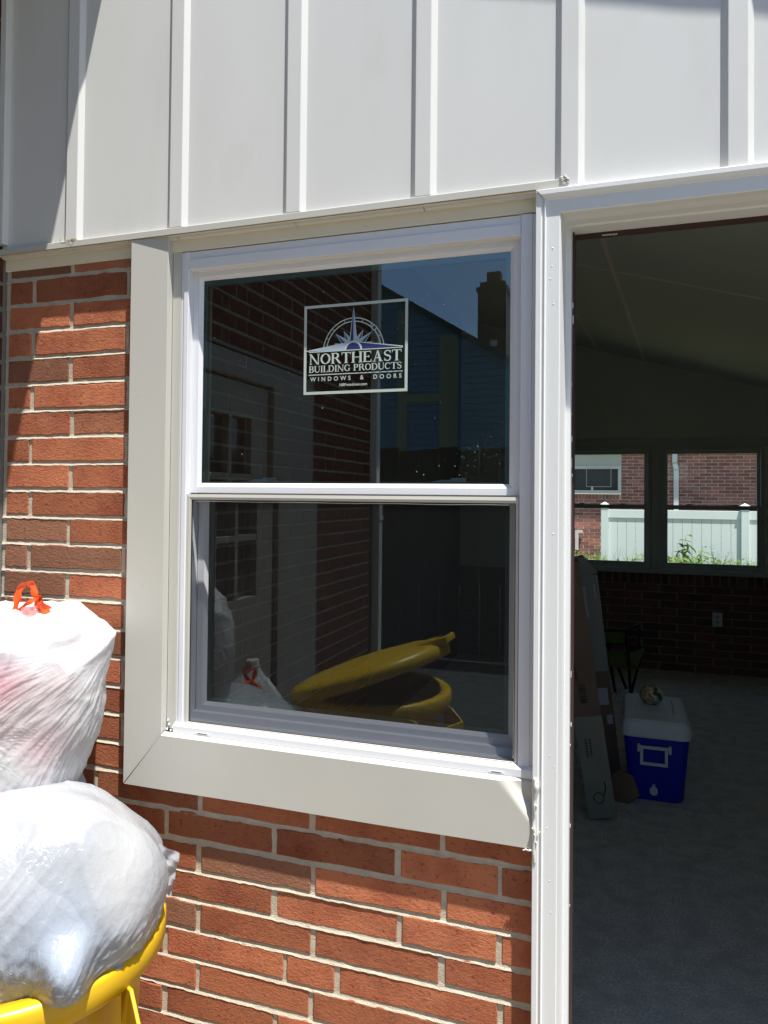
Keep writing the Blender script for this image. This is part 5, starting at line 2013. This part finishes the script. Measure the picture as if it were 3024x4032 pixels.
# bag corner hanging over the front of the rim
def lobe(name, C_, axis_pts, radii, mat_, parent, tintc, nseg=40, nr=48):
    pts = [Vector(p) for p in axis_pts]
    vs, fs = [], []
    for j in range(nseg + 1):
        t = j / nseg * (len(pts) - 1)
        i0 = min(int(t), len(pts) - 2)
        p = pts[i0].lerp(pts[i0 + 1], t - i0)
        r_ = np.interp(t, range(len(radii)), radii)
        ax = (pts[-1] - pts[0]).normalized()
        s1 = ax.cross(n_dir).normalized()
        s2 = ax.cross(s1)
        for k in range(nr):
            a = 2 * math.pi * k / nr
            wv = 1 + 0.07 * mnoise.noise((math.cos(a) * 1.6, math.sin(a) * 1.6, j * .07)) + 0.05 * math.sin(a * 9 + 1.2 * mnoise.noise((j * .1, 3, 3))) + 0.03 * math.sin(a * 17 + j * .12)
            vs.append(p + (s1 * math.cos(a) * 1.05 + s2 * math.sin(a) * 0.62) * r_ * wv)
    for j in range(nseg):
        for k in range(nr):
            fs.append((j * nr + k, j * nr + (k + 1) % nr, (j + 1) * nr + (k + 1) % nr, (j + 1) * nr + k))
    fs += [tuple(range(nr - 1, -1, -1)), tuple(range(nseg * nr, (nseg + 1) * nr))]
    o_ = MB().add(vs, fs).build(name, mat_, parent, smooth=True)
    color_attr(o_.data, np.tile(tintc, (len(o_.data.vertices), 1)))
    return o_


n_dir = n2_


def at2(u, v, w_):
    return c2_ + (u2_ * u + Vector((0, 0, v)) + n2_ * w_) * K2



bg1 = thing("trash_bag", "upper crinkled white trash bag with orange ties and pinkish contents", "trash bag", C1, "white trash bags piled at the can")
o1, c1_, u1_, n1_ = bag_mesh("film", C1, OUT1, 0.165, M_BAG1, bg1, res=(640, 260), wrinkle=wr1, tint=tint1, flat=0.46, k=K1)


def at1(u, v, w_):
    return c1_ + (u1_ * u + Vector((0, 0, v)) + n1_ * w_) * K1


# torn hem at the lower right of the upper bag
def sheet(name, rows, mat_, parent, tintc):
    m_ = MB()
    nr_, nc_ = len(rows), len(rows[0])
    m_.add([p for r_ in rows for p in r_], [(j * nc_ + i, j * nc_ + i + 1, (j + 1) * nc_ + i + 1, (j + 1) * nc_ + i) for j in range(nr_ - 1) for i in range(nc_ - 1)])
    o_ = m_.build(name, mat_, parent, smooth=True, fix=False)
    if tintc is not None:
        color_attr(o_.data, np.tile(tintc, (len(o_.data.vertices), 1)))
    return o_


rows = []
for j in range(9):
    t = j / 8
    row = []
    for i in range(30):
        s = i / 29
        u = 0.215 - 0.17 * s
        v = -0.135 - 0.105 * s ** 0.8 - 0.030 * t * (1 + .4 * math.sin(s * 19))
        row.append(at1(u + 0.012 * t, v + 0.03, -0.06 - 0.075 * s + 0.006 * math.sin(s * 30 + t * 4) - 0.02 * t))
    rows.append(row)
sheet("torn_hem", rows, M_BAG1, bg1, (0.55, 0.55, 0.55))


# orange drawstring loops
def ribbon(pts, wd, name, m_, parent, twist=0.0):
    pts = [Vector(p) for p in pts]
    # resample with Catmull-Rom
    out = []
    for i in range(len(pts) - 1):
        p0, p1, p2, p3 = pts[max(i - 1, 0)], pts[i], pts[i + 1], pts[min(i + 2, len(pts) - 1)]
        for s in np.linspace(0, 1, 9)[:-1]:
            out.append(0.5 * ((2 * p1) + (p2 - p0) * s + (2 * p0 - 5 * p1 + 4 * p2 - p3) * s * s + (3 * p1 - p0 - 3 * p2 + p3) * s ** 3))
    out.append(pts[-1])
    rows = []
    for i, p in enumerate(out):
        t = (out[min(i + 1, len(out) - 1)] - out[max(i - 1, 0)]).normalized()
        a = t.cross(n1_).normalized()
        b = t.cross(a)
        ang_ = twist * i / len(out) + 0.5 * math.sin(i * .33)
        d1 = a * math.cos(ang_) + b * math.sin(ang_)
        d2 = t.cross(d1)
        w2 = wd * (1 + .22 * math.sin(i * .7))
        rows.append([p - d1 * w2 / 2, p - d1 * w2 * .17 + d2 * wd * .16, p + d1 * w2 * .2 - d2 * wd * .10, p + d1 * w2 / 2])
    m_b = MB()
    nc_ = 4
    vs = [q for r_ in rows for q in r_]
    m_b.add(vs, [(j * nc_ + i, j * nc_ + i + 1, (j + 1) * nc_ + i + 1, (j + 1) * nc_ + i) for j in range(len(rows) - 1) for i in range(nc_ - 1)])
    return m_b.build(name, m_, parent, smooth=True, fix=False)


tw = -0.02
ribbon([at1(0.098, 0.190, tw), at1(0.102, 0.215, tw), at1(0.106, 0.238, tw), at1(0.118, 0.252, tw), at1(0.130, 0.246, tw), at1(0.134, 0.226, tw - .004), at1(0.139, 0.208, tw - .006), at1(0.150, 0.190, tw - .012)], 0.014, "drawstring", M_TIE, bg1, .8)
ribbon([at1(0.102, 0.196, tw - .01), at1(0.118, 0.212, tw - .01), at1(0.133, 0.220, tw - .01), at1(0.144, 0.224, tw), at1(0.143, 0.208, tw)], 0.009, "drawstring", M_TIE, bg1, .5)
ribbon([at1(0.139, 0.212, tw - .012), at1(0.147, 0.203, tw - .014), at1(0.160, 0.188, tw - .02)], 0.014, "drawstring", M_TIE, bg1, .3)
ribbon([at1(0.141, 0.214, tw + .01), at1(0.153, 0.204, tw + .01), at1(0.169, 0.186, tw + .01)], 0.012, "drawstring", M_TIE, bg1, .3)
# ties on the far side of the lower bag (they show in the reflection)
ribbon([at2(-0.06, 0.150, 0.120), at2(-0.01, 0.165, 0.135), at2(0.035, 0.178, 0.125), at2(0.08, 0.168, 0.122), at2(0.12, 0.135, 0.135), at2(0.15, 0.090, 0.135)], 0.030, "drawstring", M_TIE, bg2, .3)
ribbon([at2(0.035, 0.180, 0.128), at2(0.03, 0.14, 0.160), at2(0.025, 0.09, 0.190), at2(0.02, 0.04, 0.205)], 0.028, "drawstring", M_TIE, bg2, .3)
ribbon([at2(0.04, 0.178, 0.130), at2(0.07, 0.13, 0.162), at2(0.085, 0.08, 0.180), at2(0.08, 0.03, 0.19)], 0.024, "drawstring", M_TIE, bg2, .3)
ribbon([at2(0.035, 0.180, 0.120), at2(0.025, 0.215, 0.115), at2(0.05, 0.225, 0.115), at2(0.04, 0.182, 0.122)], 0.022, "drawstring", M_TIE, bg2, .3)
# hem tabs of pink plastic
for (u, v, s1, s2, w_) in ((0.122, 0.200, 0.026, 0.017, -0.03), (0.207, 0.196, 0.020, 0.013, -0.012)):
    rows = [[at1(u - s1 / 2 + s1 * i / 6 + 0.002 * math.sin(j * 2), v - s2 / 2 + s2 * j / 4 - (0.008 * i / 6 if s1 < .022 else 0), w_ - 0.012 + 0.003 * math.sin(i * 1.4)) for i in range(7)] for j in range(5)]
    sheet("hem_tab", rows, M_TIE_P, bg1, None)

# third bag standing on the ground between the cans: only its reflection shows
C3 = Vector((-1.27, -0.74, -0.012))
bg3 = thing("trash_bag", "white trash bag with orange tie between the cans, seen only as a reflection", "trash bag", C3, "white trash bags piled at the can")
vs, fs = [], []
NU, NV = 160, 90
for j in range(NV + 1):
    t = j / NV
    z = 0.93 * t
    rr_ = np.interp(t, [0, .03, .25, .6, .82, .92, .96, 1.0], [.05, .125, .155, .152, .115, .05, .022, .016])
    for i in range(NU):
        a = 2 * math.pi * i / NU
        ca, sa = math.cos(a), math.sin(a)
        fold = (1 - abs(mnoise.noise((ca * 7, sa * 7, z * 2.0))) * 2.2)
        wv = 0.012 * mnoise.noise((ca * 1.5, sa * 1.5, z * 5)) + 0.010 * max(0, fold) ** 2 * min(1, t * 1.1) * (1 if t < .93 else .4)
        vs.append(C3 + Vector((ca * (rr_ + wv), sa * (rr_ + wv), z)))
fs = [(j * NU + i, j * NU + (i + 1) % NU, (j + 1) * NU + (i + 1) % NU, (j + 1) * NU + i) for j in range(NV) for i in range(NU)]
fs += [tuple(range(NU - 1, -1, -1)), tuple(range(NV * NU, (NV + 1) * NU))]
o = MB().add(vs, fs).build("film", M_BAG1, bg3, smooth=True)
color_attr(o.data, np.tile([0.6, 0.6, 0.61], (len(o.data.vertices), 1)))
n1_ = Vector((0.35, 0.94, 0))


def at3(u, v, w_):
    return C3 + Vector((0.94, -0.35, 0)) * u + n1_ * w_ + Vector((0, 0, v * 1.08))


ribbon([at3(-.135, .735, .10), at3(-.07, .765, .115), at3(0, .80, .10), at3(.06, .775, .12), at3(.11, .715, .12), at3(.12, .64, .13)], .020, "drawstring", M_TIE, bg3, .3)
ribbon([at3(0, .81, .085), at3(-.01, .75, .135), at3(0.0, .68, .158), at3(0.0, .60, .165)], .020, "drawstring", M_TIE, bg3, .3)
ribbon([at3(0.01, .81, .085), at3(.045, .76, .13), at3(.06, .70, .15), at3(.05, .63, .16)], .018, "drawstring", M_TIE, bg3, .3)
ribbon([at3(0, .80, .06), at3(-.02, .835, .06), at3(.02, .84, .06), at3(0.01, .80, .06)], .014, "drawstring", M_TIE, bg3, .3)
